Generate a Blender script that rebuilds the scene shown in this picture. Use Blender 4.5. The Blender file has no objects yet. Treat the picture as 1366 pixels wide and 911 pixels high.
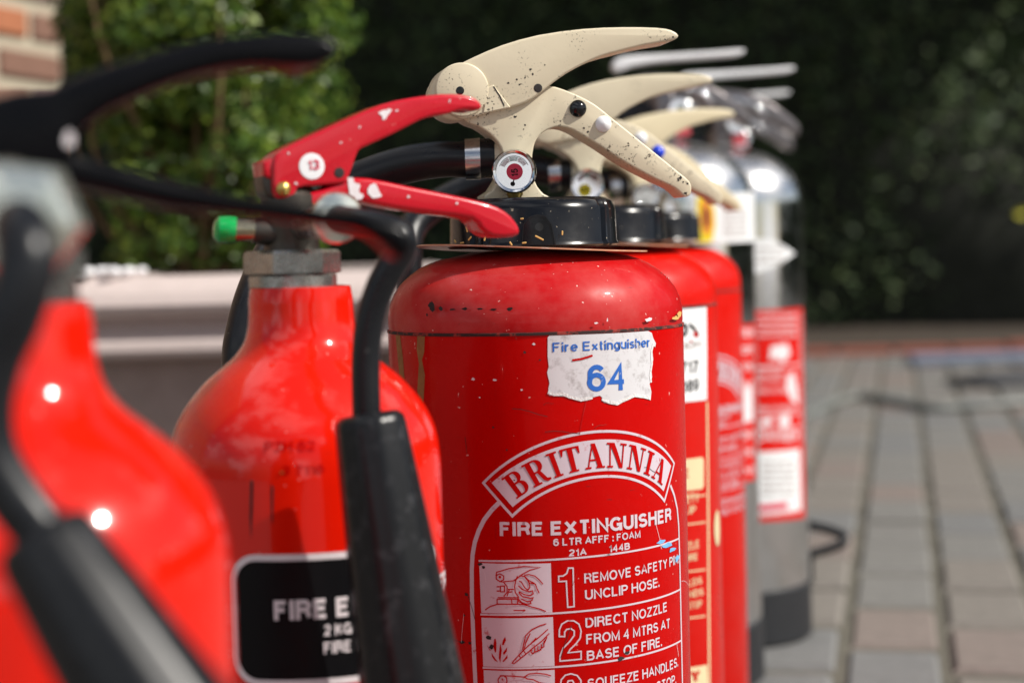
import bpy, bmesh, math, random
import numpy as np
from mathutils import Vector, Matrix
random.seed(7); np.random.seed(7)
scene = bpy.context.scene
COL = scene.collection
R = math.radians

# ------------------------------------------------------------------ camera
EYE = 0.43                      # lens height above the paving, metres
FPX = 2500.0                    # focal length for a 1366 px wide frame
PITCH = math.atan(130 / FPX)
ROLL = R(1.5)
fwd = Vector((0, math.cos(PITCH), -math.sin(PITCH)))
up0 = Vector((0, math.sin(PITCH), math.cos(PITCH)))
rt0 = Vector((1, 0, 0))
upv = up0 * math.cos(ROLL) + rt0 * math.sin(ROLL)
rtv = rt0 * math.cos(ROLL) - up0 * math.sin(ROLL)
cd = bpy.data.cameras.new('camera'); cam = bpy.data.objects.new('camera', cd); COL.objects.link(cam)
cam.matrix_world = Matrix.Translation((0, 0, EYE)) @ Matrix((rtv, upv, -fwd)).transposed().to_4x4()
cd.sensor_width = 36; cd.lens = FPX / 1366 * 36
cd.clip_start = 0.02; cd.clip_end = 400
cd.dof.use_dof = True; cd.dof.focus_distance = 0.935; cd.dof.aperture_fstop = cd.lens / 10.5; cd.dof.aperture_blades = 0
scene.camera = cam

# ------------------------------------------------------------------ light
SUN_AZ = R(73)                  # from the viewer's side (-Y) round towards the right (+X)
SUN_EL = R(43)
w = bpy.data.worlds.new('World'); scene.world = w; w.use_nodes = True
nt = w.node_tree; sky = nt.nodes.new('ShaderNodeTexSky'); sky.sky_type = 'NISHITA'; sky.sun_disc = False
sky.sun_elevation = SUN_EL
to_sun = Vector((math.sin(SUN_AZ) * math.cos(SUN_EL), -math.cos(SUN_AZ) * math.cos(SUN_EL), math.sin(SUN_EL)))
sky.sun_rotation = math.atan2(to_sun.x, to_sun.y)
sky.air_density = 1.2; sky.dust_density = 1.5
bg = nt.nodes['Background']; bg.inputs[1].default_value = 0.065
# broken white cloud over the clear sky
tcw = nt.nodes.new('ShaderNodeTexCoord'); nw = nt.nodes.new('ShaderNodeTexNoise'); nw.inputs['Scale'].default_value = 2.1; nw.inputs['Detail'].default_value = 7; nw.inputs['Roughness'].default_value = .58
mpw = nt.nodes.new('ShaderNodeMapping'); mpw.inputs['Scale'].default_value = (1, 1, 1.7); mpw.inputs['Location'].default_value = (.35, .1, .2)
nt.links.new(tcw.outputs['Generated'], mpw.inputs[0]); nt.links.new(mpw.outputs[0], nw.inputs['Vector'])
mrw = nt.nodes.new('ShaderNodeMapRange'); mrw.inputs['From Min'].default_value = .48; mrw.inputs['From Max'].default_value = .60; nt.links.new(nw.outputs['Fac'], mrw.inputs['Value'])
mxw = nt.nodes.new('ShaderNodeMix'); mxw.data_type = 'RGBA'; nt.links.new(mrw.outputs[0], mxw.inputs[0]); nt.links.new(sky.outputs[0], mxw.inputs[6]); mxw.inputs[7].default_value = (17, 17, 17.4, 1)
nt.links.new(mxw.outputs[2], bg.inputs[0])
sd = bpy.data.lights.new('sun', 'SUN'); sd.energy = 5.0; sd.angle = R(0.5); sd.color = (1, 0.95, 0.87)
so = bpy.data.objects.new('sun', sd); COL.objects.link(so)
so.rotation_euler = to_sun.to_track_quat('Z', 'Y').to_euler()
vs = scene.view_settings; vs.view_transform = 'Standard'; vs.look = 'None'; vs.exposure = 0.13; vs.gamma = 1

# ------------------------------------------------------------------ survey: pixel of the photograph -> point of the place
def ray(px, py):
    return (fwd * FPX + rtv * (px - 683) + upv * (455.5 - py)).normalized()
O = Vector((0, 0, EYE))
def at(px, py, Y):
    d = ray(px, py); return O + d * (Y / d.y)
def ground(px, py, z=0.0):
    d = ray(px, py); return O + d * ((z - EYE) / d.z)
def on_plane(px, py, X0, Y0, phi, off=0.0):
    """vertical plane through (X0,Y0) turned by phi, moved off towards the viewer -> (u, z)"""
    n = Vector((math.sin(phi), -math.cos(phi), 0)); t = Vector((math.cos(phi), math.sin(phi), 0))
    c = Vector((X0, Y0, 0)) + n * off
    d = ray(px, py); k = (c - O).dot(n) / d.dot(n); p = O + d * k
    return ((p - c).dot(t), p.z)
def unroll(px, py, X0, Y0, rad):
    """point of an upright cylinder's near side -> (arc length from the -Y direction, z)"""
    d = ray(px, py); a = d.x**2 + d.y**2; b = -2 * (d.x * X0 + d.y * Y0); c = X0**2 + Y0**2 - rad**2
    disc = b*b - 4*a*c
    if disc < 0: disc = 0
    k = (-b - math.sqrt(disc)) / (2*a); p = O + d * k
    return (rad * math.atan2(p.x - X0, -(p.y - Y0)), p.z)
def project(p):
    v = p - O; return (683 + FPX * v.dot(rtv) / v.dot(fwd), 455.5 - FPX * v.dot(upv) / v.dot(fwd))

# ------------------------------------------------------------------ materials
def new_mat(name):
    m = bpy.data.materials.new(name); m.use_nodes = True
    return m, m.node_tree, m.node_tree.nodes['Principled BSDF']
def N(nt, kind, **kw):
    n = nt.nodes.new(kind)
    for k, v in kw.items(): setattr(n, k, v)
    return n
def coords(nt, scale=(1, 1, 1)):
    tc = N(nt, 'ShaderNodeTexCoord'); mp = N(nt, 'ShaderNodeMapping'); mp.inputs['Scale'].default_value = scale
    nt.links.new(tc.outputs['Object'], mp.inputs[0]); return mp.outputs[0]
def noise(nt, vec, scale, detail=4, rough=0.6):
    n = N(nt, 'ShaderNodeTexNoise'); n.inputs['Scale'].default_value = scale; n.inputs['Detail'].default_value = detail
    n.inputs['Roughness'].default_value = rough; nt.links.new(vec, n.inputs['Vector']); return n.outputs['Fac']
def ramp(nt, fac, lo, hi, a=0.0, b=1.0):
    n = N(nt, 'ShaderNodeMapRange'); n.inputs['From Min'].default_value = lo; n.inputs['From Max'].default_value = hi
    n.inputs['To Min'].default_value = a; n.inputs['To Max'].default_value = b; nt.links.new(fac, n.inputs['Value']); return n.outputs[0]
def mixc(nt, fac, a, b):
    n = N(nt, 'ShaderNodeMix', data_type='RGBA')
    nt.links.new(fac, n.inputs[0])
    for i, v in ((6, a), (7, b)):
        if isinstance(v, tuple): n.inputs[i].default_value = (*v, 1)
        else: nt.links.new(v, n.inputs[i])
    return n.outputs[2]
def bump(nt, p, h, strength, dist=0.001):
    b = N(nt, 'ShaderNodeBump'); b.inputs['Strength'].default_value = strength; b.inputs['Distance'].default_value = dist
    nt.links.new(h, b.inputs['Height']); nt.links.new(b.outputs[0], p.inputs['Normal'])
def simple(name, col, rough=0.5, metal=0.0, var=0.12, vscale=40, bstr=0.0, coat=0.0, spec=0.5):
    m, nt, p = new_mat(name); v = coords(nt); f = noise(nt, v, vscale)
    nt.links.new(mixc(nt, f, tuple(max(0, c * (1 - var)) for c in col), tuple(min(1, c * (1 + var)) for c in col)), p.inputs['Base Color'])
    nt.links.new(ramp(nt, noise(nt, v, vscale * 2.3), .3, .7, max(.02, rough * .8), min(1, rough * 1.2)), p.inputs['Roughness'])
    p.inputs['Metallic'].default_value = metal; p.inputs['Coat Weight'].default_value = coat
    p.inputs['Specular IOR Level'].default_value = spec
    if bstr: bump(nt, p, noise(nt, v, vscale * 3), bstr)
    return m
def paint(name, col, dust=0.3, rough=0.28, wear=0.5, coat=0.16, spec=.16):
    """old gloss enamel: dust on it, short scratches, dark scuffs, chips"""
    m, nt, p = new_mat(name); v = coords(nt)
    base = mixc(nt, noise(nt, v, 14), tuple(c * .88 for c in col), tuple(min(1, c * 1.08) for c in col))
    dustf = ramp(nt, noise(nt, v, 9, 6, .7), .45, .8, 0, dust)
    c = mixc(nt, dustf, base, (.55, .12, .11)); p.inputs['Specular IOR Level'].default_value = spec
    specks = ramp(nt, noise(nt, v, 420, 2, .5), .735, .77, 0, wear)
    c = mixc(nt, specks, c, (.72, .5, .45))
    scr = noise(nt, coords(nt, (30, 30, 260)), 3.2, 3, .5); m1 = ramp(nt, noise(nt, v, 22), .56, .68)
    mu = N(nt, 'ShaderNodeMath', operation='MULTIPLY'); nt.links.new(ramp(nt, scr, .66, .7, 0, wear), mu.inputs[0]); nt.links.new(m1, mu.inputs[1])
    c = mixc(nt, mu.outputs[0], c, (.10, .02, .02))
    dark = ramp(nt, noise(nt, v, 95, 5, .7), .70, .76, 0, wear * .9)
    mu2 = N(nt, 'ShaderNodeMath', operation='MULTIPLY'); nt.links.new(dark, mu2.inputs[0]); nt.links.new(ramp(nt, noise(nt, v, 13), .5, .6), mu2.inputs[1])
    c = mixc(nt, mu2.outputs[0], c, (.05, .03, .03))
    nt.links.new(c, p.inputs['Base Color'])
    nt.links.new(ramp(nt, noise(nt, v, 30, 6, .7), .3, .75, rough * .7, rough * 1.7), p.inputs['Roughness'])
    p.inputs['Coat Weight'].default_value = coat; p.inputs['Coat Roughness'].default_value = .06
    bump(nt, p, noise(nt, v, 55, 3), .12, .0006)
    return m
M = {}
M['red'] = paint('dark_red_enamel', (.52, .001, .0005), .03, .24, .7, .10, .08)
M['red_dusty'] = paint('dusty_red_enamel', (.46, .004, .006), .8, .34, 1.1)
M['orange_red'] = paint('orange_red_gloss', (.72, .009, .001), .05, .18, .5, .75, .10)
M['orange_red'].node_tree.nodes['Principled BSDF'].inputs['Coat IOR'].default_value = 1.55
M['lever_red'] = paint('lever_red', (.54, .001, .014), .10, .24, .5, .5, .3)
M['red_far'] = paint('bright_red_enamel', (.62, .006, .002), .12, .3, .3)
def cream():
    m, nt, p = new_mat('cream_casting'); v = coords(nt)
    base = mixc(nt, noise(nt, v, 30), (.60, .525, .375), (.68, .60, .44))
    s1 = ramp(nt, noise(nt, v, 760, 2, .5), .60, .65); area = ramp(nt, noise(nt, v, 42, 3), .50, .62)
    mu = N(nt, 'ShaderNodeMath', operation='MULTIPLY'); nt.links.new(s1, mu.inputs[0]); nt.links.new(area, mu.inputs[1])
    c = mixc(nt, mu.outputs[0], base, (.04, .03, .02))
    sc = ramp(nt, noise(nt, v, 300, 4, .7), .60, .66); mu2 = N(nt, 'ShaderNodeMath', operation='MULTIPLY')
    nt.links.new(sc, mu2.inputs[0]); nt.links.new(ramp(nt, noise(nt, v, 26, 2), .52, .62), mu2.inputs[1])
    c = mixc(nt, mu2.outputs[0], c, (.07, .05, .03))
    nt.links.new(c, p.inputs['Base Color']); p.inputs['Roughness'].default_value = .42
    bump(nt, p, noise(nt, v, 260, 3), .15, .0004); return m
M['cream'] = cream()
M['cream_clean'] = simple('pale_cream_casting', (.66, .57, .38), .42, 0, .06)
def black_plastic(name, col=(.006, .0065, .008), rough=.28, dustc=(.35, .3, .22), amt=.8):
    m, nt, p = new_mat(name); v = coords(nt); p.inputs['Specular IOR Level'].default_value = .35
    s = ramp(nt, noise(nt, v, 520, 2, .5), .72, .76, 0, amt)
    nt.links.new(mixc(nt, s, mixc(nt, noise(nt, v, 25), col, tuple(c * 2 for c in col)), dustc), p.inputs['Base Color'])
    nt.links.new(ramp(nt, noise(nt, v, 60, 4), .3, .7, rough * .8, rough * 1.4), p.inputs['Roughness'])
    bump(nt, p, noise(nt, v, 200, 3), .1, .0004); return m
M['cap'] = black_plastic('black_cap_plastic', (.003, .0035, .005), .20)
M['rubber'] = black_plastic('black_hose_rubber', (.005, .0055, .007), .30, (.3, .3, .28), .2)
M['lever_black'] = simple('satin_black_lever', (.002, .002, .003), .30, 0, .1, spec=.14)
M['chrome'] = simple('chrome', (.75, .76, .78), .10, 1, .05)
M['steel'] = simple('clamp_steel', (.55, .55, .56), .22, 1, .15, 120)
M['brass'] = simple('dull_brass', (.55, .40, .12), .35, 1, .2)
M['old_brass'] = simple('tarnished_brass', (.42, .36, .24), .25, 1, .3, 120)
M['zinc'] = simple('dull_zinc', (.36, .36, .34), .26, .9, .6, 110, .3)
M['pale_metal'] = simple('pale_nickel_nut', (.78, .79, .70), .22, .85, .12)
M['dark_metal'] = simple('dark_valve_metal', (.08, .07, .06), .4, .8, .3, 90)
M['white_ink'] = None
def ink(name, col, worn=(.45, .01, .01), lo=.68, hi=.72, amt=.9, rough=.4):
    m, nt, p = new_mat(name); v = coords(nt)
    f = ramp(nt, noise(nt, v, 130, 5, .75), lo, hi, 0, amt)
    c = mixc(nt, noise(nt, v, 60), tuple(x * .9 for x in col), col)
    c = mixc(nt, f, c, worn); d = ramp(nt, noise(nt, v, 40, 4), .69, .75, 0, .9)
    c = mixc(nt, d, c, (.05, .03, .03))
    nt.links.new(c, p.inputs['Base Color']); p.inputs['Roughness'].default_value = rough; return m
M['horn'] = ink('scuffed_black_horn', (.008, .0085, .010), (.05, .05, .055), .54, .68, .7, .30); M['horn'].node_tree.nodes['Principled BSDF'].inputs['Specular IOR Level'].default_value = .3
M['white_ink'] = ink('worn_white_print', (.64, .55, .61), (.42, .03, .04), .60, .70, .85)
M['red_ink'] = simple('red_print', (.47, .001, .001), .4, 0, .05, spec=.1)
M['sticker_white'] = ink('grubby_white_sticker', (.66, .65, .67), (.30, .27, .27), .52, .68, .7, .6)
M['blue_ink'] = ink('blue_print', (.02, .13, .52), (.62, .6, .6), .60, .63, .9)
M['paper'] = simple('white_label_paper', (.76, .77, .78), .5, 0, .04)
M['black_ink'] = simple('black_print', (.006, .006, .007), .4, 0, .1, spec=.12)
M['tear'] = simple('torn_paper_edge', (.74, .73, .72), .9, 0, .2, 300, .8)
M['cream_ink'] = simple('cream_print', (.72, .60, .36), .45, 0, .06)
M['blue_mark'] = simple('light_blue_paint_smear', (.16, .42, .72), .6, 0, .3, 200)
M['plate'] = ink('copper_coloured_plate', (.60, .28, .16), (.65, .5, .4), .5, .62, .7, .3)
M['seam'] = ink('dirty_rusty_seam', (.03, .010, .008), (.30, .03, .02), .50, .56, .9, .8)
M['rust'] = simple('rust_brown', (.30, .12, .03), .8, 0, .4, 150, .5)
M['grime'] = simple('black_grime', (.02, .015, .015), .8, 0, .4, 150)
M['chip_white'] = simple('bare_white_primer', (.74, .68, .70), .5, 0, .15, 200)
M['black_glossy'] = simple('glossy_black_button', (.006, .006, .007), .08, 0, .1)
M['white_button'] = simple('white_button', (.78, .78, .80), .35, 0, .08)
M['blue_button'] = simple('blue_button', (.01, .05, .62), .25, 0, .08)
M['green_knob'] = simple('green_translucent_knob', (.0, .36, .07), .18, 0, .1, coat=.5)
M['gauge_green'] = simple('gauge_green', (.004, .05, .02), .4, 0, .1)
M['gauge_red'] = simple('gauge_red', (.15, .01, .012), .4, 0, .1)
M['sticker_red'] = simple('crimson_dot_sticker', (.62, .01, .06), .35, 0, .1)
M['sticker_yellow'] = simple('yellow_dot_sticker', (.85, .70, .01), .4, 0, .1)
M['dial'] = simple('dial_white', (.24, .22, .27), .5, 0, .12, 200)
M['straw'] = simple('dry_straw', (.62, .38, .12), .7, 0, .2)
M['flame_orange'] = simple('orange_print', (.85, .30, .03), .5, 0, .3, 60)
M['base_rubber'] = simple('black_base_ring', (.016, .017, .02), .5, 0, .2, 90, .3)
def stainless():
    m, nt, p = new_mat('scratched_stainless_steel'); v = coords(nt, (1, 1, 1))
    nt.links.new(mixc(nt, noise(nt, v, 12), (.66, .66, .66), (.80, .80, .80)), p.inputs['Base Color'])
    p.inputs['Metallic'].default_value = 1
    tc = N(nt, 'ShaderNodeTexCoord'); sp = N(nt, 'ShaderNodeSeparateXYZ'); nt.links.new(tc.outputs['Object'], sp.inputs[0])
    r1 = ramp(nt, sp.outputs[2], .18, .40, .34, .12)
    r2 = ramp(nt, sp.outputs[2], .47, .50, 0, .14); a0 = N(nt, 'ShaderNodeMath', operation='ADD'); nt.links.new(r1, a0.inputs[0]); nt.links.new(r2, a0.inputs[1])
    ad = N(nt, 'ShaderNodeMath', operation='ADD'); nt.links.new(a0.outputs[0], ad.inputs[0]); nt.links.new(ramp(nt, noise(nt, v, 60, 5), .3, .7, -.04, .08), ad.inputs[1])
    nt.links.new(ad.outputs[0], p.inputs['Roughness']); bump(nt, p, noise(nt, coords(nt, (1, 1, .2)), 80, 3), .12, .0006); return m
M['stainless'] = stainless()
M['lever_glare'] = simple('glare_white_lever', (.95, .95, .96), .3, 0, .03)  # matt white carries the glare of the bright metal levers
M['lever_dark'] = simple('tarnished_lever', (.22, .20, .20), .35, .9, .3, 80)
def glass():
    m = bpy.data.materials.new('gauge_glass'); m.use_nodes = True; nt = m.node_tree; nt.nodes.clear()
    o = N(nt, 'ShaderNodeOutputMaterial'); mx = N(nt, 'ShaderNodeMixShader'); t = N(nt, 'ShaderNodeBsdfTransparent'); g = N(nt, 'ShaderNodeBsdfGlossy')
    g.inputs['Roughness'].default_value = .05; f = N(nt, 'ShaderNodeFresnel'); f.inputs[0].default_value = 1.08
    nt.links.new(f.outputs[0], mx.inputs[0]); nt.links.new(t.outputs[0], mx.inputs[1]); nt.links.new(g.outputs[0], mx.inputs[2]); nt.links.new(mx.outputs[0], o.inputs[0]); return m
M['glass'] = glass()
def leafmat(name, a, b, c, trans=.25):
    m, nt, p = new_mat(name); g = N(nt, 'ShaderNodeNewGeometry'); cr = N(nt, 'ShaderNodeValToRGB')
    e = cr.color_ramp.elements; e[0].color = (*a, 1); e[1].color = (*c, 1); e[1].position = .97; x = e.new(.6); x.color = (*b, 1)
    nt.links.new(g.outputs['Random Per Island'], cr.inputs[0]); nt.links.new(cr.outputs[0], p.inputs['Base Color'])
    p.inputs['Roughness'].default_value = .38
    tr = N(nt, 'ShaderNodeBsdfTranslucent'); mx = N(nt, 'ShaderNodeMixShader'); mx.inputs[0].default_value = trans
    nt.links.new(cr.outputs[0], tr.inputs[0]); out = nt.nodes['Material Output']
    nt.links.new(p.outputs[0], mx.inputs[1]); nt.links.new(tr.outputs[0], mx.inputs[2]); nt.links.new(mx.outputs[0], out.inputs[0]); return m
M['box_leaf'] = leafmat('box_leaves', (.03, .07, .012), (.09, .17, .02), (.22, .30, .035), .3)
M['hedge_leaf'] = leafmat('dark_yew_leaves', (.020, .042, .012), (.040, .074, .020), (.085, .12, .035), .15); M['hedge_leaf'].node_tree.nodes['Principled BSDF'].inputs['Roughness'].default_value = .65
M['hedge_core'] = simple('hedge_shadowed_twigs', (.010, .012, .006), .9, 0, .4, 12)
M['twig'] = simple('brown_twig', (.16, .10, .045), .8, 0, .3)
M['bark'] = simple('bark', (.09, .06, .04), .9, 0, .3, 20, .5)
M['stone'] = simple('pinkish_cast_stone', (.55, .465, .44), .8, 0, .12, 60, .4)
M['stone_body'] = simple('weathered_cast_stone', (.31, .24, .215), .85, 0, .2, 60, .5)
M['soil'] = simple('dark_soil', (.045, .032, .022), .95, 0, .4, 18, .8)
M['joint'] = simple('mossy_joint_sand', (.10, .092, .072), .95, 0, .35, 30, .6)
M['mortar'] = simple('pale_mortar', (.42, .37, .28), .9, 0, .12, 60, .5)
PAV = [simple('paver_grey', (.165, .160, .150), .8, 0, .35, 45, .6), simple('paver_grey_brown', (.175, .158, .14), .8, 0, .35, 45, .6),
       simple('paver_pink', (.185, .152, .135), .8, 0, .35, 45, .6), simple('paver_blue_grey', (.152, .152, .150), .8, 0, .35, 45, .6)]
BRK = [simple('brick_brown', (.19, .10, .07), .85, 0, .25, 50, .5), simple('brick_orange', (.36, .13, .06), .85, 0, .25, 50, .5), simple('brick_purple', (.16, .10, .10), .85, 0, .25, 50, .5)]
M['edge_brick'] = simple('dull_red_edging_brick', (.26, .07, .045), .85, 0, .3, 40, .4)
M['garden_hose'] = simple('grey_green_hose', (.17, .18, .17), .5, 0, .1)
M['blue_board'] = simple('pale_blue_grey_board', (.20, .24, .32), .6, 0, .1)
M['dark_lump'] = simple('dark_lump', (.06, .06, .065), .8, 0, .2)
M['pebble'] = simple('white_pebble', (.85, .85, .87), .25, 0, .1)
M['yellow_leaf'] = simple('yellow_leaf', (.65, .60, .04), .5, 0, .1)

# ------------------------------------------------------------------ object helpers
def empty(name, loc, label, cat, group=None, rz=0.0):
    o = bpy.data.objects.new(name, None); COL.objects.link(o); o.location = loc; o.rotation_euler = (0, 0, rz)
    o.empty_display_size = .05; o['label'] = label; o['category'] = cat
    if group: o['group'] = group
    return o
def link(name, me, mat, parent=None, loc=None, rot=None, smooth=True):
    if mat is not None and not me.materials: me.materials.append(mat)
    if smooth: me.polygons.foreach_set('use_smooth', [True] * len(me.polygons))
    o = bpy.data.objects.new(name, me); COL.objects.link(o); o.parent = parent
    if loc is not None: o.location = loc
    if rot is not None: o.rotation_euler = rot
    return o
def bm_mesh(bm, name='mesh', sharp=35):
    bmesh.ops.recalc_face_normals(bm, faces=bm.faces[:])
    if sharp:
        for e in bm.edges:
            if len(e.link_faces) == 2 and e.calc_face_angle(0) > R(sharp): e.smooth = False
    me = bpy.data.meshes.new(name); bm.to_mesh(me); bm.free(); return me
def raw_mesh(v, f, name='mesh'):
    me = bpy.data.meshes.new(name); me.from_pydata([tuple(x) for x in v], [], f); me.update(); return me
def lathe(prof, seg=96, axis='Z', sharp=40, flute=None):
    bm = bmesh.new(); rings = []
    for r, z in prof:
        ring = []
        for i in range(seg):
            a = 2 * math.pi * i / seg; rr = r * (flute(a) if flute else 1)
            x, y = rr * math.cos(a), rr * math.sin(a)
            co = (x, y, z) if axis == 'Z' else ((z, x, y) if axis == 'X' else (x, z, y))
            ring.append(bm.verts.new(co))
        rings.append(ring)
    for a, b in zip(rings, rings[1:]):
        for i in range(seg):
            j = (i + 1) % seg; bm.faces.new((a[i], a[j], b[j], b[i]))
    for ring in (rings[0], rings[-1]):
        try: bm.faces.new(ring)
        except ValueError: pass
    return bm_mesh(bm, 'lathe', sharp)
def catmull(pts, n=8):
    pts = [Vector(p) for p in pts]; P = [pts[0]] + pts + [pts[-1]]; out = []
    for i in range(1, len(P) - 2):
        for k in range(n):
            t = k / n; a, b, c, d = P[i-1], P[i], P[i+1], P[i+2]
            out.append(.5 * ((2*b) + (c - a)*t + (2*a - 5*b + 4*c - d)*t*t + (3*b - a - 3*c + d)*t**3))
    out.append(pts[-1]); return out
def tube(pts, rad, seg=20, n=8, flat=None):
    path = catmull(pts, n); m = len(path)
    rads = [rad] * m if not isinstance(rad, (list, tuple)) else [float(np.interp(i / (m - 1), np.linspace(0, 1, len(rad)), rad)) for i in range(m)]
    bm = bmesh.new(); nrm = None; rings = []
    for i, p in enumerate(path):
        t = (path[min(i+1, m-1)] - path[max(i-1, 0)]).normalized()
        if nrm is None:
            nrm = t.orthogonal().normalized() if flat is None else Vector(flat)
        nrm = (nrm - t * nrm.dot(t)).normalized(); b = t.cross(nrm)
        fl = 1 if flat is None else .35
        rings.append([bm.verts.new(p + nrm * (math.cos(a) * rads[i] * fl) + b * (math.sin(a) * rads[i])) for a in [2*math.pi*k/seg for k in range(seg)]])
    for a, b in zip(rings, rings[1:]):
        for i in range(seg):
            j = (i+1) % seg; bm.faces.new((a[i], a[j], b[j], b[i]))
    bm.faces.new(rings[0]); bm.faces.new(rings[-1]); return bm_mesh(bm, 'tube', 50)
def smooth_poly(pts, n=3):
    m = len(pts); out = []
    for i in range(m):
        a, b, c, d = [Vector((*pts[(i+k) % m], 0)) for k in (-1, 0, 1, 2)]
        for k in range(n):
            t = k / n; q = .5 * ((2*b) + (c - a)*t + (2*a - 5*b + 4*c - d)*t*t + (3*b - a - 3*c + d)*t**3); out.append((q.x, q.y))
    return out
def plate(poly, y0, y1, bevel=.0015, seg=3, n=3):
    """outline in (x,z), from y0 (near) to y1 (far), edges rounded"""
    P = smooth_poly(poly, n) if n > 1 else poly
    bm = bmesh.new(); a = [bm.verts.new((x, y0, z)) for x, z in P]; b = [bm.verts.new((x, y1, z)) for x, z in P]
    fa = bm.faces.new(a); fb = bm.faces.new(b[::-1]); m = len(P)
    for i in range(m):
        j = (i+1) % m; bm.faces.new((a[i], b[i], b[j], a[j]))
    bmesh.ops.recalc_face_normals(bm, faces=bm.faces[:])
    if bevel: bmesh.ops.bevel(bm, geom=list(fa.edges) + list(fb.edges), offset=bevel, segments=seg, profile=.5, affect='EDGES', clamp_overlap=True)
    return bm_mesh(bm, 'plate', 45)
def box(sx, sy, sz, bevel=0.0, c=(0, 0, 0), seg=1):
    bm = bmesh.new(); bmesh.ops.create_cube(bm, size=1)
    for v in bm.verts: v.co = Vector((v.co.x * sx + c[0], v.co.y * sy + c[1], v.co.z * sz + c[2]))
    if bevel: bmesh.ops.bevel(bm, geom=bm.edges[:], offset=bevel, segments=seg, affect='EDGES')
    return bm_mesh(bm, 'box', 30)
# ------------------------------------------------------------------ flat print wrapped round a cylinder
def wrap(polys, rad, off, step=.0025):
    """polys: [(verts2d, faces)] in (arc length, z)"""
    bm = bmesh.new(); k = 0
    for vs_, fs in polys:
        vv = [bm.verts.new((q[0], (k + (q[2] if len(q) > 2 else 0)) * (4e-6), q[1])) for q in vs_]; k += 1
        for f in fs:
            try: bm.faces.new([vv[i] for i in f])
            except ValueError: pass
    if not bm.verts: return None
    xs = [v.co.x for v in bm.verts]; s = math.floor(min(xs) / step) * step + step
    while s < max(xs):
        bmesh.ops.bisect_plane(bm, geom=bm.verts[:] + bm.edges[:] + bm.faces[:], dist=1e-7, plane_co=(s, 0, 0), plane_no=(1, 0, 0)); s += step
    for v in bm.verts:
        a = v.co.x / rad; r = rad + off + v.co.y; v.co = Vector((r * math.sin(a), -r * math.cos(a), v.co.z))
    for f in bm.faces:
        f.normal_update(); c = f.calc_center_median()
        if f.normal.dot(Vector((c.x, c.y, 0))) < 0: f.normal_flip()
    me = bpy.data.meshes.new('print'); bm.to_mesh(me); bm.free(); return me
def _arc(cx, cy, rx, ry, a0, a1, n=12): return [(cx + rx * math.cos(R(a)), cy + ry * math.sin(R(a))) for a in np.linspace(a0, a1, n)]
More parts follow.
